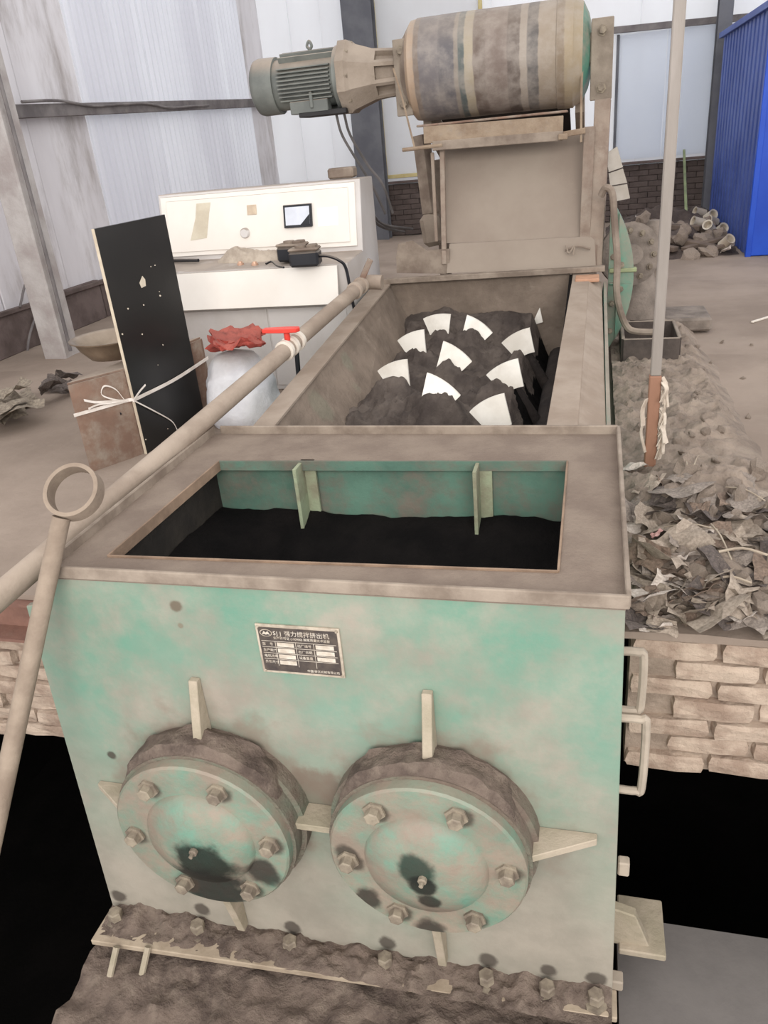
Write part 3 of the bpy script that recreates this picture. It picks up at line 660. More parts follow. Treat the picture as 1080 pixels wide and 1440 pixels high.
for dx, e in ((0, (0, 0)), (.05, (.02, .03))):
    p = V((xm1 - .06 + dx, YD - .05, zm - .19)); tube('motor_cable', [p, p + V((.02, .02, -.12)), p + V((.10, .08, -.3)), p + V((.16 + e[0], .1, -.42)), p + V((.22, .15, -.6))], .009, mCable, mo, 6)
# frame: posts, scraper angle, deflector plate
mPost = M('rust_brown_post', (150, 134, 120), (124, 106, 94), 6, .85, dust=.6, bump=.2)
pr0, pr1 = YP(862, 150, 3.45), YP(828, 375, 3.2)
bar('frame_post', YP(848, 140, 3.40), YP(836, 378, 3.22), .085, .04, mPost, bc)
bar('frame_post', YP(829, 178, 3.34), YP(822, 345, 3.24), .06, .012, mPost, bc)
bar('frame_post', YP(829, 345, 3.24), YP(826, 420, 3.17), .09, .03, mPost, bc)
bar('frame_post', YP(608, 215, 3.36), YP(614, 340, 3.28), .02, .04, mPost, bc); bar('frame_post', YP(622, 210, 3.34), YP(625, 372, 3.2), .028, .035, mPost, bc)
bar('frame_post', YP(592, 190, 3.62), YP(606, 300, 3.6), .08, .08, mDustSteel, bc)
bar('frame_post', YP(604, 300, 3.6), YP(612, 345, 3.6), .13, .13, mDustSteel, bc, .03)
# scraper
sa, sb_ = YP(596, 193, 3.30), YP(792, 178, 3.30)
mScr = M('brown_scraper_angle', (156, 138, 118), (130, 110, 92), 7, .85, dust=.5, bump=.35)
sc = bar('scraper_angle', sa + V((0, 0, .01)), sb_ + V((0, 0, .01)), .012, .09, mScr, bc); bar('scraper_blade', sa + V((-.04, .1, .06)), sb_ + V((.02, .1, .075)), .2, .012, mRust, bc)
bar('scraper_angle', sa + V((.05, -.0, -.05)), sb_ + V((.0, .01, -.045)), .05, .05, mDustSteel, bc)
box('scraper_clip', sb_ + V((.0, -.02, -.05)), (.05, .04, .03), mScr, bc); bar('scraper_clip', sb_ + V((0, 0, -.04)), sb_ + V((.12, .0, -.03)), .02, .03, mScr, bc)
cyl('scraper_rod', YP(566, 211, 3.28), YP(622, 204, 3.28), .011, mScr, bc, 8)
tube('pull_wire', [YP(553, 96, 3.30), YP(566, 140, 3.29), YP(583, 208, 3.28)], .006, mScr, bc, 6)
tube('pull_wire', [YP(822, 70, 3.36), YP(818, 110, 3.34), YP(817, 200, 3.3)], .007, mScr, bc, 6)
# deflector: a sheet leaning back below the drum
mSheet = M('dusty_belt_sheet', (150, 137, 124), (138, 124, 112), 2, .9, dust=.4, bump=.08)
A, B, Cc, D = YP(622, 205, 3.52), YP(826, 185, 3.52), YP(836, 335, 3.26), YP(628, 342, 3.26)
prism('deflector_sheet', [A, B, Cc, D], (0, .012, 0), mSheet, bc)
A, B, Cc, D = YP(632, 343, 3.24), YP(836, 332, 3.24), YP(838, 378, 3.18), YP(628, 384, 3.18)
prism('lower_sheet', [A, B, Cc, D], (0, .012, 0), mSheet, bc)
prism('lower_sheet', [YP(x, y, 3.2) for x, y in ((560, 343), (580, 338), (600, 352), (632, 350), (632, 385), (558, 384), (557, 362))], (0, .014, 0), mDustSteel, bc)
tube('bent_wire', [YP(795, 352, 3.19), YP(812, 346, 3.18), YP(830, 350, 3.17)], .008, mDustSteel, bc, 6)
tube('bent_wire', [YP(796, 345, 3.19), YP(800, 356, 3.17), YP(808, 345, 3.18), YP(806, 358, 3.17)], .005, mDustSteel, bc, 6)
# belt running back from the drum
mBelt = M('dark_rubber_belt', (70, 64, 62), (50, 46, 44), 4, .8, dust=.35, up=.6)
prism('belt_return', [(.3, 3.75, zc - .2), (1.1, 3.75, zc - .2), (1.1, 6.0, .6), (.3, 6.0, .6)], (0, 0, .02), mBelt, bc)
prism('conveyor_rail', [(1.14, 3.6, zc - .3), (1.14, 6.1, .45), (1.14, 6.1, .6), (1.14, 3.6, zc - .12)], (.05, 0, 0), mDustSteel, bc)
prism('conveyor_rail', [(.24, 3.6, zc - .3), (.24, 6.1, .45), (.24, 6.1, .6), (.24, 3.6, zc - .12)], (.05, 0, 0), mDustSteel, bc)
for xx in (.26, 1.16):
    box('conveyor_leg', (xx, 4.0, .58), (.07, .07, 1.2), mDustSteel, bc); box('conveyor_leg', (xx, 6.0, .26), (.07, .07, .54), mDustSteel, bc)
# pale segmented skirt right of the frame
mSkirt = M('pale_skirt_boards', (190, 182, 172), (168, 158, 146), 5, .85, dust=.35, bump=.2)
pts = [((852, 215), (868, 205)), ((856, 243), (876, 236)), ((858, 262), (882, 258)), ((861, 285), (886, 280))]
for (p, q), (r, s) in zip(pts[:-1], pts[1:]):
    prism('skirt_board', [YP(p[0], p[1] + 1, 3.55), YP(q[0], q[1] + 1, 3.55), YP(s[0], s[1] - 1, 3.55), YP(r[0], r[1] - 1, 3.55)], (0, .03, 0), mSkirt, bc)
# curved conduit in front of the guard
o = tube('flexible_conduit', [YP(845, 275, 3.15), YP(852, 264, 3.13), YP(861, 272, 3.12), YP(864, 310, 3.10), YP(868, 365, 3.06), YP(867, 410, 3.04), YP(873, 440, 3.02), YP(882, 460, 3.02), YP(895, 466, 3.02), YP(926, 467, 3.02)], .019, mDustSteel, None, 8)
tag(o, 'bent grey conduit hanging in front of the round green guard', 'conduit')

# ================================================================== CONTROL CONSOLE
co = thing('control_console', (-.7, 3.05, 0), 'white sloping control desk covered in dust behind the black board', 'control desk')
mWhite = M('cream_white_enamel', (230, 223, 214), (222, 213, 203), 2, .4, dust=.15, up=.95, dustc=(168, 152, 138), bump=.02)
mGreyE = M('dusty_grey_enamel', (206, 200, 196), (188, 180, 174), 2, .5, dust=.35, up=.9, dustc=(160, 145, 132), bump=.03)
cx0, cx1 = -1.36, -.055
# side profile (y, z)
def yz(prof, x0, x1, name, mat, parent, bevel=.004): return prism(name, [(x0, y, z) for y, z in prof], (x1 - x0, 0, 0), mat, parent, bevel)
zl = .755
yz([(3.0, 0), (3.38, 0), (3.38, 1.14), (3.10, 1.145), (3.02, zl), (2.68, zl - .015), (2.68, .52), (2.74, .50), (2.74, 0)], cx0, cx1, 'console_body', mGreyE, co)
def onface(u, z, off): # point on the raked panel
    t = (z - zl) / (1.145 - zl); return V((u, 3.02 + .08 * t - off, z))
def panel(name, u0, u1, z0, z1, off, th, mat, parent): return prism(name, [onface(u0, z0, off), onface(u1, z0, off), onface(u1, z1, off), onface(u0, z1, off)], (0, -th, 0), mat, parent, .002)
def pxface(px, py):
    best = None
    for i in range(60):
        y = 3.0 + .002 * i; p = YP(px, py, y); e = abs(y - (3.02 + .08 * (p.z - zl) / (1.145 - zl)))
        if best is None or e < best[0]: best = (e, p)
    return best[1]
pn = panel('upper_panel', cx0 + .02, cx1 - .03, zl + .03, 1.13, .001, .012, mWhite, co)
pb = panel('panel_door', cx0 + .06, cx1 - .07, zl + .055, 1.105, .014, .006, mWhite, pn)
mBlkPl = M('black_plastic', (40, 40, 44), (30, 30, 34), 4, .4, dust=.08, up=.5, bump=.02)
mCard = M('grey_white_card', (214, 216, 224), (196, 198, 206), 6, .3, dust=.1, bump=0)
a, c = pxface(403, 320), pxface(440, 285)
dp = panel('meter', a.x, c.x, a.z, c.z, .02, .02, mBlkPl, pn)
panel('meter_face', a.x + .012, c.x - .012, a.z + .014, c.z - .012, .0405, .002, mCard, dp)
prism('meter_corner', [onface(c.x - .012, a.z + .014, .0427), onface(c.x - .012, a.z + .07, .0427), onface(c.x - .07, a.z + .014, .0427)], (0, -.001, 0), mBlkPl, dp)
mStick = M('bright_white_sticker', (252, 248, 240), (248, 242, 234), 3, .5, bump=0)
a, c = pxface(449, 318), pxface(476, 290); panel('paper_label', a.x, c.x, a.z, c.z, .02, .001, mStick, pn)
a, c = pxface(350, 302), pxface(362, 287); panel('gum_patch', a.x, c.x, a.z, c.z, .02, .004, M('tan_gum', (206, 188, 164), (180, 160, 140), 9, .8), pn)
mStreak = M('dried_mud_streak', (206, 196, 176), (190, 178, 158), 7, .9, bump=.3)
prism('mud_streak', [onface(q.x, q.z, .0195) for q in (pxface(278, 286), pxface(298, 284), pxface(296, 300), pxface(293, 334), pxface(270, 338), pxface(277, 306))], (0, -.002, 0), mStreak, pn)
panel('lip_face', cx0 + .12, cx1 - .05, .53, zl - .02, 0, .01, mWhite, co).location.y -= .36
yz([(2.735, .03), (2.745, .03), (2.745, .495), (2.735, .495)], cx0 + .12, -.60, 'lower_door', mGreyE, co, .002); yz([(2.735, .03), (2.745, .03), (2.745, .495), (2.735, .495)], -.59, cx1 - .05, 'lower_door', mGreyE, co, .002)
mCopper = M('copper_button', (214, 176, 150), (186, 150, 128), 9, .4, metal=.3)
for px, py in ((338, 370), (358, 370), (348, 360), (369, 359)):
    p = ZP(px, py, zl + .0); p.z = zl - .012 * (3.02 - p.y) / .34; lathe('push_button', p, (0, 0, 1), [(-.004, .02), (.008, .02), (.008, .014), (.018, .012)], mCopper, co, 12)
p = pxface(347, 327); lathe('selector_knob', onface(p.x, p.z, .012), (0, -1, 0), [(0, .03), (.02, .03), (.03, .024)], mGreyE, pn, 16)
# junction box on top of desk
p = YP(482, 248, 3.3); jb = box('junction_box', (p.x, 3.3, 1.175), (.16, .1, .06), mDustSteel, None, bevel=.01); tag(jb, 'small dusty junction box on top of the white control desk', 'box')
# cloth and remote boxes on the ledge
def ledge(x, y): return zl - .015 * (3.02 - y) / .34
def cloth(x, y):
    d = math.hypot((x + .71) / .24, (y - 2.93) / .08); e = max(0, 1 - d)
    return ledge(x, y) + (.004 + .085 * min(1, e * 2.2) ** .7 * max(.25, .62 + .35 * fn_(x, y, 7, 3., 2) + .2 * fn_(x, y, 24, 1., 2)) if e > 0 else -.004)
mCloth = M('dusty_cloth', (186, 172, 156), (150, 136, 122), 9, .95, dust=.3, bump=.5)
o = field('crumpled_cloth', -.95, -.47, 2.845, 3.0, 60, 24, cloth, mCloth, None); tag(o, 'crumpled beige dusty cloth lying on the desk ledge', 'cloth')
def remote(px, py, z0, lab, yaw):
    p = ZP(px, py, z0)
    t = thing('remote_box', (p.x, p.y, z0), lab, 'control box', 'black remote boxes on the desk')
    bd = mk('box_body', *boxg((p.x, p.y, z0 + .043), (.165, .11, .082), (0, 0, yaw), .012), mBlkPl, t)
    mk('lid', *boxg((p.x, p.y, z0 + .091), (.168, .113, .016), (0, 0, yaw), .008), mDustSteel, t)
    q = V((math.cos(yaw), math.sin(yaw), 0))
    cyl('rotary_knob', p + V((0, 0, .098)) - q * .02, p + V((0, 0, .112)) - q * .02, .032, mDustSteel, t, 14); mk('key_block', *boxg(p + V((0, 0, .103)) + q * .045, (.05, .07, .02), (0, 0, yaw), .004), mDustSteel, t)
    return p
r1 = remote(414, 367, zl - .004, 'black remote box with grey lid standing against the control panel', -.15)
r2 = remote(431, 374, zl - .012, 'black remote box with grey lid at the front edge of the desk ledge', .1)
o = tube('remote_cable', [r2 + V((.075, 0, .05)), r2 + V((.13, .0, .045)), r2 + V((.19, .0, .02)), r2 + V((.22, .02, -.03)), r2 + V((.23, .04, -.2)), r2 + V((.24, .12, -.5))], .009, mBlkPl, None, 6); tag(o, 'black cable drooping from the front remote box over the desk end', 'cable')
o = tube('black_lead', [ZP(374, 371, zl + .006), ZP(382, 368, zl + .012), ZP(390, 374, zl + .006), ZP(399, 376, zl + .006)], .006, mBlkPl, None, 6); tag(o, 'short black lead beside the copper push buttons', 'cable')
o = cyl('black_rod', ZP(238, 366, zl + .014), ZP(279, 366, zl + .014), .01, mBlkPl, None, 8); tag(o, 'thin black rod lying on the ledge behind the black board', 'rod')

# ================================================================== LEFT GROUP: crate, board, basin, strap, sack
A = ZP(128, 665, 0); B = ZP(203, 640, 0)
e1 = (B - A).normalized(); tr = ZP(238, 300, 1.094); e2 = V((tr.x - B.x, tr.y - B.y, 0)).normalized()
mCrate = M('brown_hardboard', (140, 112, 96), (116, 92, 79), 4, .85, dust=.6, up=.9, bump=.15)
hb = .44; Lc = .62
def crate_pts(z): return [A + V((0, 0, z)), B + V((0, 0, z)), B + e2 * Lc + V((0, 0, z)), A + e2 * Lc + V((0, 0, z))]
cr = thing('wooden_crate', (A + B) / 2 + e2 * .3, 'brown hardboard crate strapped to the tall black board', 'crate')
n1 = V((e1.y, -e1.x, 0))
prism('front_panel', [A, B, B + V((0, 0, hb)), A + V((0, 0, hb))], e2 * .015, mCrate, cr, .002)
prism('side_panel', [A + e2 * .017, A + e2 * Lc, A + e2 * Lc + V((0, 0, hb)), A + e2 * .017 + V((0, 0, hb))], e1 * .015, mCrate, cr, .002)
prism('side_panel', [B + e2 * .017, B + e2 * Lc, B + e2 * Lc + V((0, 0, hb)), B + e2 * .017 + V((0, 0, hb))], e1 * -.015, mCrate, cr, .002)
prism('back_panel', [A + e2 * (Lc - .0), B + e2 * Lc, B + e2 * Lc + V((0, 0, hb)), A + e2 * Lc + V((0, 0, hb))], e2 * .015, mCrate, cr, .002)
prism('top_panel', crate_pts(hb), (0, 0, .012), mCrate, cr, .002)
q = A + (B - A) * .76 + V((0, 0, hb * .55)); cyl('screw_hole', q - e2 * .001, q - e2 * .003, .007, mBlkPl, cr, 10)
mBoard = M('black_glossy_board', (26, 25, 25), (34, 32, 31), 3, .35, dust=.06, bump=.02, spec=.5)
mBoardE = M('pale_board_core', (206, 192, 170), (186, 170, 150), 8, .8, bump=.1)
bw = .5; off = e2.cross(V((0, 0, 1))).normalized() * .006
if off.dot(CAM - B) < 0: off = -off
bt = thing('black_board', B + e2 * bw / 2 + off, 'tall black glossy board with chipped face standing against the crate', 'board')
Bo = B + off; zt = 1.09
prism('board_sheet', [Bo, Bo + e2 * bw, Bo + e2 * bw + V((0, 0, zt + .005)), Bo + V((0, 0, zt))], off.normalized() * .016, mBoard, bt, .001)
prism('board_edge', [Bo - e2 * .003, Bo - e2 * .003 + V((0, 0, zt)), Bo - e2 * .0005 + V((0, 0, zt)), Bo - e2 * .0005], off.normalized() * .016, mBoardE, bt)
fo = Bo + off.normalized() * .0165
def onboard(px, py):
    d = ray(px, py); n = off.normalized(); return CAM + d * ((fo - CAM).dot(n) / d.dot(n))
mChip = M('bare_chip', (226, 214, 194), (200, 186, 166), 9, .8, bump=.1)
prism('chip', [onboard(x, y) for x, y in ((200, 388), (204, 393), (205, 402), (199, 405), (196, 398))], off.normalized() * .001, mChip, bt)
rnd = random.Random(3)
for px, py in ((212, 375), (218, 373), (180, 434), (202, 429), (200, 470), (224, 410), (225, 416), (222, 513), (236, 603), (205, 618), (172, 470), (229, 485)):
    r = rnd.uniform(.5, 1.4); prism('chip', [onboard(px + r * math.cos(a) * rnd.uniform(.6, 1.2), py + r * math.sin(a) * rnd.uniform(.6, 1.6)) for a in (0, 1.2, 2.5, 3.8, 5.1)], off.normalized() * .001, mChip, bt)
# strap around board and crate
mStrap = M('white_plastic_strap', (238, 228, 220), (212, 200, 190), 9, .5, bump=.1)
st = thing('plastic_strap', B + V((0, 0, .3)), 'white plastic strap knotted around the board and crate', 'strap')
n_ = off.normalized(); k0 = onboard(186, 563) + n_ * .004; k1 = onboard(292, 503) + n_ * .004
def ribbon(name, pts, w, mat, parent, updir=(0, 0, 1)):
    pts = spline(pts, 5); v, f = [], []; u = V(updir) * w / 2; nn = V((0, 0, 0))
    for i, p in enumerate(pts):
        d = (pts[min(i + 1, len(pts) - 1)] - pts[max(i - 1, 0)]).normalized(); nn = d.cross(V(updir)).normalized() * .0015
        v += [p - u - nn, p + u - nn, p + u + nn, p - u + nn]
    for i in range(len(pts) - 1):
        a = i * 4
        for k in range(4): f.append((a + k, a + (k + 1) % 4, a + 4 + (k + 1) % 4, a + 4 + k))
    f += [(0, 1, 2, 3), tuple(len(v) - 4 + k for k in range(4))]
    return mk(name, v, f, mat, parent)
fz = A + V((0, 0, .33)) - e2 * .004
ribbon('strap_band', [k0, (k0 + k1) / 2 + n_ * .003 + V((0, 0, -.012)), k1], .017, mStrap, st)
fl = YP(110, 566, A.y - .02)
kz = V((0, 0, k0.z)); kc = B + off + n_ * .026 - e2 * .018 + kz
ribbon('strap_band', [k0, (k0 + kc) / 2 + n_ * .004, kc, B - e2 * .014 + kz, (A + B) / 2 - e2 * .009 + kz, A - e2 * .008 + kz], .016, mStrap, st)
def loopp(pp): return [B - e2 * .02 + V((0, 0, k0.z)) + e1 * a + V((0, 0, c)) - e2 * .012 * (i % 2) for i, (a, c) in enumerate(pp)]
ribbon('bow_loop', loopp([(0, 0), (-.05, .02), (-.12, .06), (-.09, .10), (-.05, .07), (-.01, .01)]), .008, mStrap, st)
ribbon('bow_loop', loopp([(0, 0), (-.08, .02), (-.16, .035), (-.2, .06)]), .012, mStrap, st)
ribbon('bow_loop', loopp([(0, 0), (-.07, .012), (-.15, .02), (-.19, .015)]), .008, mStrap, st)
ribbon('strap_tail', [k0 + n_ * .004, onboard(215, 578) + n_ * .01, onboard(240, 592) + n_ * .006, onboard(249, 605) + n_ * .003], .008, mStrap, st)
ribbon('strap_tail', [k0 + n_ * .004, onboard(194, 550) + n_ * .012, onboard(200, 541) + n_ * .02], .009, mStrap, st)
# basin on crate
bp = ZP(150, 512, .53); nb = e2.cross(V((0, 0, 1))).normalized(); nb = nb if nb.dot(CAM - B) > 0 else -nb; bp = B - nb * .222 + e2 * .2 + V((0, 0, hb + .013))
mBasin = M('tarnished_basin', (168, 150, 130), (134, 116, 98), 5, .38, metal=.65, dust=.3, up=.6, bump=.1)
o = lathe('metal_basin', bp, (0, 0, 1), [(0, .11), (.004, .125), (.05, .165), (.09, .188), (.1, .21), (.106, .212), (.106, .204), (.097, .186), (.05, .158), (.012, .12), (.01, .001)], mBasin, None, 40, close=False)
tag(o, 'dented tarnished metal basin resting on the brown crate', 'basin')
# sack and red bag
sp = ZP(335, 590, .0); sp = V((-.56, 2.14, 0))
def sackmesh(c, rx, ry, h, seed):
    v, f = [], []; nr, ns = 16, 30
    for j in range(nr + 1):
        t = j / nr; r = (math.sin(math.pi * min(1, .16 + t * .84)) ** .32) * (1 - .12 * t)
        for i in range(ns):
            q = 2 * math.pi * i / ns; d = 1 + .16 * noise.noise(V((math.cos(q) * 2, math.sin(q) * 2, t * 3 + seed))) + .05 * noise.noise(V((math.cos(q) * 6, math.sin(q) * 6, t * 8 + seed)))
            v.append(V((c.x + rx * r * d * math.cos(q), c.y + ry * r * d * math.sin(q), c.z + h * t)))
    for j in range(nr):
        for i in range(ns): i2 = (i + 1) % ns; f.append((j * ns + i, j * ns + i2, (j + 1) * ns + i2, (j + 1) * ns + i))
    f += [list(range(ns)), list(range(nr * ns, nr * ns + ns))]; return v, f
mSack = M('white_woven_sack', (226, 224, 226), (200, 198, 202), 5, .6, dust=.25, up=.5, bump=.3)
o = mk('plastic_sack', *sackmesh(sp, .21, .17, .41, 2.), mSack, None, True); tag(o, 'full white plastic sack standing between the board and the trough', 'sack')
mRed = M('red_net_cloth', (186, 86, 74), (150, 66, 58), 12, .85, dust=.12, up=.2, bump=.7, bsc=60)
g = rock(8, .13, .6, 4); o = mk('red_cloth_bag', [V((p.x * 1.3 + .02 * noise.noise(p * 20 + V((3, 0, 0))), p.y, p.z * .8 + .04 * noise.noise(p * 12) + .025 * noise.noise(p * 34))) + V((sp.x + .04, sp.y - .05, .475)) for p in g[0]], g[1], mRed, None, True); tag(o, 'crumpled red cloth bag on top of the white sack', 'bag')
o = tube('dark_hose', [V((-.30, 2.34, .46)), V((-.285, 2.33, .38)), V((-.29, 2.32, .2)), V((-.28, 2.30, .04))], .014, mBlkPl, None, 8); tag(o, 'short dark hose hanging beside the white sack', 'hose')

o = lathe('tin_lid', V((-.27, 1.62, .0)), (0, 0, 1), [(0, .07), (.012, .075), (.02, .072), (.022, .06), (.016, .055), (.016, .001)], M('bright_tin', (190, 196, 204), (150, 156, 164), 8, .25, metal=.8, bump=.05), None, 24, close=False); tag(o, 'shiny round tin lid on the floor beside the white sack', 'lid')
# ================================================================== PIPE WITH VALVE
pa = YP(508, 401, 2.56); pbb = ZP(273, 603, .437); dd = (pa - pbb).normalized()
p_near = pbb - dd * 1.5
pt = thing('water_pipe', V(pbb), 'long dusty water pipe with red valve handle lying along the mixer', 'pipe')
mPipe = M('dusty_pipe', (166, 150, 135), (142, 126, 112), 5, .85, dust=.45, bump=.2)
pr = .036
cyl('pipe_tube', p_near, pa, pr, mPipe, pt, 18)
tube('pipe_elbow', [pa - dd * .01, pa + dd * .03, pa + dd * .05 + V((.03, 0, 0)), pa + dd * .05 + V((.10, 0, -.005))], .039, mPipe, pt, 12)
bar('pipe_stub', pa + V((.0, 0, .02)), pa + V((.06, .02, .13)), .03, .03, mRust, pt)
def onpipe(px, py):
    d = ray(px, py); w = CAM - pbb; b_ = d.dot(dd); t = ((d.dot(dd)) * dd.dot(w) - d.dot(w)) / (d.dot(d) - b_ * b_); s = dd.dot(w + d * t); return pbb + dd * s
mWrap = M('white_wrap', (226, 216, 204), (200, 188, 174), 9, .6, bump=.2)
for px, py in ((410, 503), (427, 490), (418, 497)): q = onpipe(px, py); lathe('wrap_band', q - dd * .016, dd, [(0, pr + .003), (.004, pr + .01), (.026, pr + .01), (.03, pr + .003)], mWrap, pt, 18)
for px, py in ((500, 410), (508, 402)): q = onpipe(px, py); lathe('wrap_band', q - dd * .016, dd, [(0, pr + .003), (.004, pr + .009), (.026, pr + .009), (.03, pr + .003)], mPipe, pt, 18)
q = onpipe(414, 498); mRedP = M('red_plastic_handle', (226, 70, 58), (206, 60, 50), 5, .4, dust=.05)
cyl('valve_stem', q + V((0, 0, pr - .01)), q + V((0, 0, pr + .035)), .014, mRedP, pt, 10)
prism('valve_handle', [q + V((x, y, pr + .035)) for x, y in ((-.11, -.02), (.0, -.03), (.055, -.026), (.065, 0), (.055, .026), (.0, .03), (-.11, .02))], (0, 0, .018), mRedP, pt, .003)
# second thin rod and steel strap next to the trough edge
mTanRod = M('rust_rod', (176, 136, 116), (150, 112, 96), 5, .8, dust=.3)

# ring pole
rp = thing('ring_pole', YP(-20, 1200, -.42), 'long dusty steel pole with a welded ring leaning on the feed box', 'tool')
rc = YP(104, 692, -.03); low = YP(0, 1130, -.40); p1 = YP(93, 745, -.09)
ax = (p1 - low).normalized()
nrm = (ax.cross(V((1, .25, 0)))).normalized()
# ring faces up and toward the viewer
rn = (CAM - rc).normalized() * .9 + V((-.45, .1, .25)); rn.normalize()
ru = (ax - rn * ax.dot(rn)).normalized(); rv = rn.cross(ru)
Rr = .074; v, f = [], []
prof = [(Rr - .011, -.02), (Rr, -.02), (Rr, .02), (Rr - .011, .02)]
ns = 40
for k in range(ns):
    q = 2 * math.pi * k / ns
    for r, h in prof: v.append(rc + (ru * math.cos(q) + rv * math.sin(q)) * r + rn * h)
for k in range(ns):
    for j in range(4): f.append((k * 4 + j, k * 4 + (j + 1) % 4, ((k + 1) % ns) * 4 + (j + 1) % 4, ((k + 1) % ns) * 4 + j))
mPole = M('dusty_pole', (152, 136, 120), (128, 112, 98), 7, .85, dust=.4, bump=.25)
mk('ring', v, f, mPole, rp, True)
top = rc - ru * (Rr - .002)
cyl('pole', top + (low - top) * 1.7, top, .029, mPole, rp, 16, .023)

# ================================================================== RIGHT SIDE: post, heap, tray, pump
pb = ZP(912, 676, .0); pb.z = -.01
post = thing('timber_post', pb, 'thin upright timber post with torn wrapping standing in the rubbish heap', 'post')
mPostP = M('pale_grey_timber', (158, 149, 142), (138, 129, 121), 6, .8, dust=.4, bump=.2, stretch=(1, 1, .2))
mPostR = M('reddish_bare_timber', (170, 128, 104), (146, 108, 88), 6, .85, dust=.35, bump=.3, stretch=(1, 1, .2))
box('post_foot', (pb.x, pb.y, .215), (.044, .04, .45), mPostR, post); box('post_shaft', (pb.x + .0, pb.y, 1.72), (.038, .034, 2.56), mPostP, post)
mTorn = M('torn_white_wrap', (214, 200, 184), (180, 164, 148), 12, .9, bump=.4)
rnd = random.Random(11)
for k in range(22):
    z = rnd.uniform(.2, .44); s = rnd.choice((-1, 1, 1, 1, 1)); L_ = rnd.uniform(.05, .14)
    p = V((pb.x + s * .026, pb.y - .02 + rnd.uniform(-.01, .02), z))
    ribbon('wrap_strip', [p, p + V((s * .015, -.012, -L_ * .4)), p + V((s * rnd.uniform(-.005, .03), -.02, -L_))], rnd.uniform(.012, .026), mTorn, post, (.6, .8, 0))
# berm and heap
def heap(x, y):
    z = flr(x, y)
    z += .10 * max(0, min(1, (1.95 + .05 * fn_(x, y, 2, 8.) - x) / .12)) * max(0, min(1, (y - 1.3) / .5)) * max(0, min(1, (4.3 - y) / .6)) * (1 + .35 * fn_(x, y, 4, 2.))
    z += .17 * max(0, 1 - ((x - 1.85) / .85) ** 2) * max(0, 1 - ((y - .95) / .66) ** 2) * (.8 + .5 * fn_(x, y, 3, 6.))
    z += (.025 * fn_(x, y, 12, 9.) + .014 * fn_(x, y, 34, 4.)) * min(1, max(0, (z - .01) * 12)); return z - .004
mBerm = M('dusty_clod_ground', (156, 140, 126), (124, 110, 99), 7, .95, dust=.55, bump=.9, bsc=30)
o = field('rubbish_dust', 1.38, 2.9, .38, 4.4, 150, 380, heap, mBerm); tag(o, 'dusty broken clay ground heaped around the timber post', 'rubble', kind='stuff')
mScr = [M('scrap_dusty_paper', (172, 157, 142), (142, 128, 115), 8, .9, dust=.45, bump=.4), M('scrap_grey_sheet', (152, 140, 130), (120, 109, 101), 8, .9, dust=.5, bump=.4),
        M('scrap_pale_paper', (212, 200, 190), (184, 170, 158), 8, .85, dust=.2, bump=.3), M('scrap_brown_card', (142, 122, 107), (110, 94, 83), 8, .9, dust=.5, bump=.4), M('scrap_dark_film', (104, 93, 88), (78, 70, 66), 8, .8, dust=.5, bump=.4)]
kinds = [('dusty crumpled paper scrap in the rubbish heap by the timber post', 'paper'), ('grey crumpled sheet scrap in the rubbish heap by the timber post', 'scrap'), ('pale torn paper scrap in the rubbish heap by the timber post', 'paper'), ('brown torn cardboard piece in the rubbish heap by the timber post', 'cardboard'), ('dark crumpled plastic film in the rubbish heap by the timber post', 'plastic')]
nm = ['paper_scrap', 'sheet_scrap', 'pale_paper_scrap', 'cardboard_scrap', 'film_scrap']
srcs = [meshdata('scrap', crumple(s, 1.), mScr[0]) for s in range(9)]
rnd = random.Random(21)
def place_scrap(k, px, py, r, dz=.0, lab=None, rot=None):
    # find the heap under the pixel
    z = .08
    for _ in range(6): p = ZP(px, py, z); z = heap(p.x, p.y)
    o = inst(srcs[rnd.randrange(9)], nm[k], (p.x, p.y, z + r * .22 + dz), rot or (rnd.uniform(-.1, .8), rnd.uniform(-.5, .5), rnd.uniform(0, 6.28)), r, None, mScr[k])
    if lab: tag(o, lab, kinds[k][1])
    else: tag(o, kinds[k][0], kinds[k][1], kinds[k][0].split(' in the')[0] + 's in the rubbish heap')
    return o
wts = [0] * 4 + [1] * 3 + [2] * 1 + [3] * 3 + [4] * 2
for j in range(190):
    py = 655 + (885 - 655) * (rnd.random() ** .85); px = rnd.uniform(885, 1150)
    if py < 700 and px > 960 and rnd.random() < .6: continue
    if px < 935 and py < 680: continue
    place_scrap(rnd.choice(wts), px, py, rnd.uniform(.025, .06) * (1.5 if rnd.random() < .25 else 1))
for k, px, py, r, lab in ((2, 890, 665, .05, 'white torn paper beside the foot of the timber post'), (2, 915, 850, .07, 'white crumpled paper at the platform edge beside the feed box rim'), (2, 940, 838, .05, 'small white paper lying on the crumpled paper at the platform edge'),
    (0, 915, 740, .06, 'dusty broad paper flake beside the rim of the feed box'), (0, 950, 755, .075, 'largest dusty crumpled bag in the middle of the rubbish heap'), (3, 975, 850, .085, 'brown cardboard flap hanging at the platform edge above the bricks'), (0, 1030, 850, .075, 'dusty paper bag hanging over the platform edge beside the broken slab'),
    (1, 1040, 730, .09, 'broad grey sheet on top of the rubbish heap'), (1, 960, 690, .08, 'grey bent sheet just in front of the timber post'), (3, 905, 790, .075, 'round brown cardboard lump against the feed box side'), (4, 1010, 800, .07, 'dark folded film under the dry stalks'), (2, 975, 705, .022, 'tiny white paper ball near the timber post'), (0, 1000, 875, .085, 'dusty paper strip over the top of the pale brick wall')): place_scrap(k, px, py, r, .015, lab)
mRedW = M('red_white_wrapper', (206, 110, 100), (226, 206, 200), 26, .6, dust=.3, bump=.2)
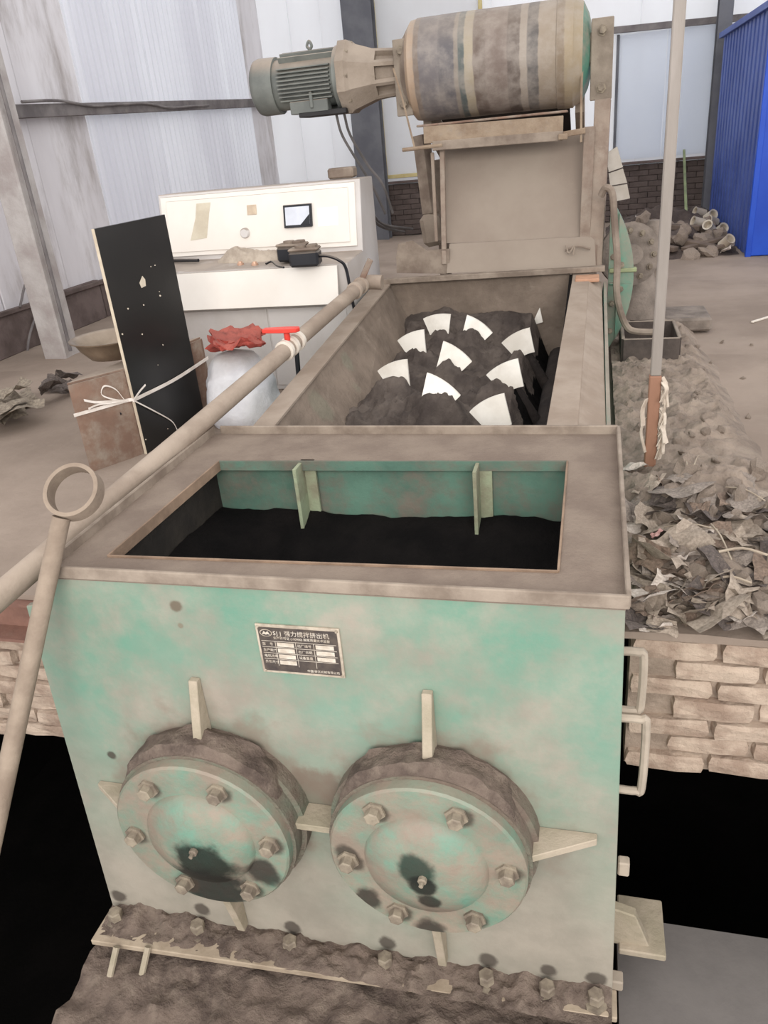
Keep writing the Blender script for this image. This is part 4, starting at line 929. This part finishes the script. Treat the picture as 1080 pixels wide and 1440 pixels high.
o = place_scrap(2, 922, 768, .03, .05, 'small red and white wrapper in the rubbish heap'); o.material_slots[0].material = mRedW; o['category'] = 'wrapper'; o.name = 'printed_wrapper'
mRock = M('dusty_clod', (164, 147, 133), (140, 125, 113), 9, .95, dust=.6, bump=.7, bsc=18)
rsrc = [meshdata('clod', rock(s, 1.), mRock) for s in range(7)]
for j in range(80):
    zone = j % 3
    if zone == 0: px, py = rnd.uniform(890, 1080), rnd.uniform(650, 880)
    elif zone == 1: px, py = rnd.uniform(865, 1000), rnd.uniform(505, 640)
    else: px, py = rnd.uniform(960, 1060), rnd.uniform(480, 680)
    z = .08
    for _ in range(6): p = ZP(px, py, z); z = heap(p.x, p.y)
    if p.x < 1.44 or (zone and j % 2): continue
    r = rnd.uniform(.01, .024) if zone else rnd.uniform(.02, .05)
    o = inst(rsrc[rnd.randrange(7)], 'clay_clod', (p.x, p.y, z + r * .3), (rnd.uniform(0, 6), rnd.uniform(0, 6), rnd.uniform(0, 6)), r)
    tag(o, 'dusty brown clay clod on the broken ground beside the machine', 'clod', 'clay clods beside the machine')
mTwig = M('dry_straw', (176, 162, 144), (146, 132, 116), 9, .9)
for (a, c, d_, e, r) in ((935, 728, 1010, 738, .0025), (1000, 735, 1030, 775, .0025), (960, 635, 965, 668, .0025), (985, 650, 975, 668, .0025), (1020, 690, 1075, 710, .0025), (1000, 800, 1060, 795, .004), (1010, 780, 1080, 775, .004)):
    p = ZP(a, c, .16); q = ZP(d_, e, .17); p.z = heap(p.x, p.y) + .05; q.z = heap(q.x, q.y) + .05
    o = tube('dry_stalk', [p, (p + q) / 2 + V((0, .01, .012)), q], r, mTwig, None, 6, 3); tag(o, 'dry straw stalk lying across the rubbish heap', 'stalk', 'dry stalks on the rubbish heap')
mSlab = M('broken_slab', (150, 136, 124), (120, 106, 96), 5, .95, dust=.4, bump=.5)
p = YP(1086, 830, .52); o = mk('broken_slab', *boxg((p.x + .1, .60, .1), (.22, .1, .24), (-.25, .2, .5), .015), mSlab); tag(o, 'broken dusty slab standing on edge at the platform edge', 'slab')
# tray in front of guard
tp = thing('steel_tray', ZP(905, 480, .08), 'dark open steel tray half buried in clay below the green guard', 'tray')
x0, x1, y0, y1 = 1.44, 1.74, 2.92, 3.35; zt = .2; mTray = M('dark_dusty_steel', (92, 82, 76), (70, 62, 58), 6, .85, dust=.3, up=.9, bump=.3)
box('tray_side', ((x0 + x1) / 2, y0, .12), (x1 - x0, .02, .18), mTray, tp); box('tray_side', ((x0 + x1) / 2, y1, .12), (x1 - x0, .02, .18), mTray, tp)
box('tray_side', (x0, (y0 + y1) / 2, .12), (.02, y1 - y0 - .025, .18), mTray, tp); box('tray_side', (x1, (y0 + y1) / 2, .12), (.02, y1 - y0 - .025, .18), mTray, tp)
box('tray_bottom', ((x0 + x1) / 2, (y0 + y1) / 2, .04), (x1 - x0, y1 - y0, .02), mTray, tp)
# dusty pump behind the guard
pu = thing('dusty_pump', (1.75, 4.0, 0), 'dust-covered gear pump with toothed flange behind the green guard', 'pump')
p = YP(903, 330, 4.0); mPump = M('dusty_pump_iron', (142, 130, 120), (110, 100, 92), 8, .9, dust=.4, bump=.5)
c0 = YP(884, 345, 4.0)
lathe('toothed_flange', (c0.x, 3.95, c0.z - .05), (.25, -1, .1), [(0, .2), (.04, .2), (.045, .17), (.05, .07), (.12, .06)], mPump, pu, 32)
for k in range(12):
    q = 2 * math.pi * k / 12; bolt(V((c0.x + .155 * math.cos(q), 3.905, c0.z - .05 + .155 * math.sin(q))), (.25, -1, .1), .015, .02, mBolt, pu)
lathe('pump_cylinder', (YP(915, 400, 4.1).x, 4.1, .1), (0, 0, 1), [(0, .11), (.06, .11), (.07, .085), (.42, .085), (.44, .1), (.48, .1), (.5, .055), (.56, .06), (.6, .035)], mPump, pu, 24)
box('pump_base', (1.78, 4.05, .055), (.5, .4, .09), mPump, pu, bevel=.015)
lathe('pump_body', (c0.x + .08, 4.02, .1), (0, 0, 1), [(0, .17), (.15, .16), (.25, .1), (.36, .08)], mPump, pu, 20)

# ================================================================== FAR RIGHT: blue shed and scrap pile
bx = 2.70; by = 6.8; hz = 2.07
bs = thing('blue_shed', (3.9, 8.6, 0), 'bright blue corrugated steel shed standing by the back wall', 'shed')
mBlue = M('blue_coated_sheet', (38, 84, 196), (30, 70, 176), 1.5, .4, dust=.08, up=.5, bump=.02)
mBlueD = M('blue_corrugated_sheet', (84, 104, 172), (66, 86, 154), 2, .5, dust=.3, bump=.02)
v, f = [], []; yy = by + .03; prof_ = []
while yy < YB - .8:
    prof_ += [(yy, 0), (yy + .12, 0), (yy + .135, .05), (yy + .20, .05)]; yy += .215
for yy, dx in prof_: v += [(bx + dx, yy, .01), (bx + dx, yy, hz), (bx + dx + .012, yy + .002, hz), (bx + dx + .012, yy + .002, .01)]
n = len(prof_)
for i in range(n - 1):
    a = i * 4
    for k in range(4): f.append((a + k, a + (k + 1) % 4, a + 4 + (k + 1) % 4, a + 4 + k))
f += [(0, 1, 2, 3), tuple((n - 1) * 4 + k for k in range(4))]
mk('corrugated_side', v, f, mBlueD, bs)
for i in range(5): box('front_panel', (bx + .02 + (i + .5) * .45, by, hz / 2 + .005), (.44, .03, hz - .01), mBlue, bs, bevel=.008)
box('corner_post', (bx + .01, by, hz / 2), (.05, .05, hz), mBlue, bs); box('roof_trim', (bx, (by + YB - .55) / 2, hz + .02), (.07, YB - .55 - by, .06), mBlueD, bs); box('roof_panel', (bx + 1.15, (by + YB - .55) / 2, hz + .03), (2.2, YB - .55 - by, .03), mBlueD, bs); box('roof_trim', (bx + 1.15, by, hz + .02), (2.35, .06, .06), mBlue, bs)
def at0(px, py): return ZP(px, py, 0)
def pile(x, y): return flr(x, y) + max(0, .32 * (1 - ((x - 2.15) / .75) ** 2)) * max(0, 1 - ((y - 8.6) / 1.7) ** 2) * (.8 + .5 * fn_(x, y, 2.5, 4.)) + .04 * fn_(x, y, 7, 2.) * (1 if abs(x - 2.1) < .6 and abs(y - 8.6) < 1.5 else 0) - .01
mPile = M('dark_rubble', (96, 84, 78), (66, 57, 54), 5, .95, dust=.3, bump=.8)
o = field('rubble_pile', 1.3, 2.66, 6.9, 10.4, 60, 120, pile, mPile); tag(o, 'dark low rubble heap between the back wall and the blue shed', 'rubble', kind='stuff')
def onpile(px, py, f_=None):
    z = .1
    for _ in range(12): p = ZP(px, py, z); z = z * .5 + .5 * pile(p.x, min(10.3, p.y))
    p.y = min(p.y, 10.2); return p
mCup = M('dirty_white_ceramic', (214, 204, 188), (186, 172, 154), 5, .6, dust=.3, bump=.1)
cupsrc = None
for px, py in ((996, 292), (1006, 296), (986, 300), (996, 306), (984, 314), (1008, 312), (998, 322), (1014, 326), (1018, 344)):
    p = onpile(px, py + 6); p.z += .05; p.x = min(p.x, 2.56); r = .05
    rr = random.Random(px * 7 + py)
    ax_ = V((rr.uniform(-1, 1), rr.uniform(-1.2, -.2), rr.uniform(-.2, .8)))
    o = lathe('worn_paddle_tip', p, ax_, [(-.05, .03), (-.04, .05), (.0, r), (.08, r), (.09, .055), (.085, .04), (.02, .035)], mCup, None, 14); tag(o, 'dirty white rounded stub piled against the blue shed', 'stub', 'white stubs piled against the blue shed')
mWood = M('old_wood', (120, 104, 92), (88, 76, 68), 4, .9, dust=.3, bump=.4)
for i, (a, c, d_, e, w) in enumerate(((905, 318, 985, 322, .09), (910, 330, 1000, 350, .10), (900, 345, 950, 352, .08), (960, 352, 1020, 336, .07), (940, 322, 1010, 326, .06), (905, 306, 940, 318, .07), (985, 358, 1020, 345, .05))):
    p, q = onpile(a, c + 6), onpile(d_, e + 6); p.z += .05; q.z += .05
    o = bar('old_plank', p, q, w, w * .6, mWood, None, .006); tag(o, 'old brown plank lying on the rubble by the blue shed', 'plank', 'old planks on the rubble')
rnd = random.Random(9)
for j in range(46):
    p = onpile(rnd.uniform(885, 1025), rnd.uniform(292, 368)); r = rnd.uniform(.03, .09)
    o = inst(rsrc[rnd.randrange(7)], 'rubble_stone', (p.x, p.y, p.z + r * .2), (rnd.uniform(0, 6), rnd.uniform(0, 6), 0), r); tag(o, 'dusty stone on the rubble heap before the back wall', 'stone', 'stones on the far rubble heap')
for px, py, r in ((900, 309, .07), (962, 286, .06), (966, 300, .04), (890, 292, .05), (1022, 352, .08)):
    p = onpile(px, py + 4); o = inst(srcs[px % 9], 'white_rag', (p.x, p.y, p.z + r * .5), (.6, .1, px), r, None, mScr[2]); tag(o, 'small white rag lying on the far rubble heap', 'rag', 'white rags on the far rubble')
p = onpile(968, 318); o = bar('leaning_lath', (p.x, p.y, .02), (p.x + .12, 10.2, .85), .03, .03, M('greenish_lath', (140, 150, 110), (110, 118, 90), 5, .8), None); tag(o, 'thin greenish lath leaning against the brick dado', 'lath')
p = ZP(1057, 453, .01); q = ZP(1080, 446, .01); o = bar('white_stick', p, q + (q - p), .018, .012, mWrap, None); tag(o, 'short white stick lying on the open floor', 'stick')

# ================================================================== SMALL THINGS LEFT AND BACK
c = YP(556, 318, 4.6); pts = []
ho = thing('hose_coil', (c.x, 4.6, 0), 'loose coil of grey hose on the floor behind the control desk', 'hose')
for k in range(3):
    pts = [V((c.x + (.26 + .03 * k) * math.cos(a), 4.6 + .02 * k + (.24 + .02 * k) * math.sin(a), .05 + .045 * k + .05 * math.cos(a + k))) for a in [i * .45 for i in range(15)]]
    tube('hose_loop', pts, .016, mCable, ho, 7, 3)
for s, (a, b_) in enumerate((((515, 275), (560, 322)), ((512, 290), (548, 326)))):
    o = tube('loose_cable', [YP(a[0], a[1], 3.75), YP(524, 300 + 8 * s, 4.0), YP(540, 316 + 4 * s, 4.2), YP(b_[0] + 20, b_[1], 4.5)], .011, mCable, None, 6); tag(o, 'thin grey cable sagging behind the control desk', 'cable', 'grey cables behind the desk')
mSheet2 = M('dusty_sheet_bundle', (156, 144, 128), (118, 106, 94), 8, .9, dust=.35, bump=.4)
rnd = random.Random(4)
for j, (px, py, r) in enumerate(((14, 565, .16), (10, 580, .17), (22, 590, .15), (6, 598, .16), (28, 573, .12))):
    p = ZP(px, py, .03); o = inst(srcs[j], 'crumpled_sheet', (p.x, p.y, .04 + .03 * j), (rnd.uniform(-.1, .2), rnd.uniform(-.15, .15), rnd.uniform(0, 6)), r, None, mSheet2); tag(o, 'crumpled dusty sheet stacked on the floor near the pale column', 'sheet', 'crumpled sheets near the column')
for j, (px, py, r) in enumerate(((80, 545, .1), (90, 552, .11), (97, 540, .09), (75, 560, .07))):
    p = ZP(px, py, .03); o = inst(srcs[j + 3], 'dark_scrap', (p.x, p.y, .05 + .02 * j), (.5, .3, j * 1.3), r, None, mScr[4]); tag(o, 'dark scrap film on the floor beside the brown crate', 'scrap', 'dark scraps beside the crate')
c = ZP(62, 470, .0); c = V((c.x - .1, c.y - .2, .0))
o = tube('wire_hoop', [XP(28, 432, -3.3), XP(36, 398, -3.3), XP(48, 376, -3.3), XP(60, 378, -3.3), XP(66, 400, -3.3), XP(42, 470, -3.3), XP(38, 520, -3.3)], .01, mGirt, None, 6); tag(o, 'thin wire hoop hanging on the wall beside the pale column', 'wire')
# mud plinth below the base flange
def plinth(x, y): return -1.03 + .02 * fn_(x, y, 5, 2.) + .022 * fn_(x, y, 15, 4.) - .08 * max(0, (-.3 - y))
o = field('machine_plinth', -.305, 1.37, -1.5, YF + .5, 130, 140, lambda x, y: plinth(x, y) if y < -.12 else -1.0, mMud, None, skirt=-2.6); tag(o, 'muddy concrete plinth under the front flange of the green mixer', 'plinth')
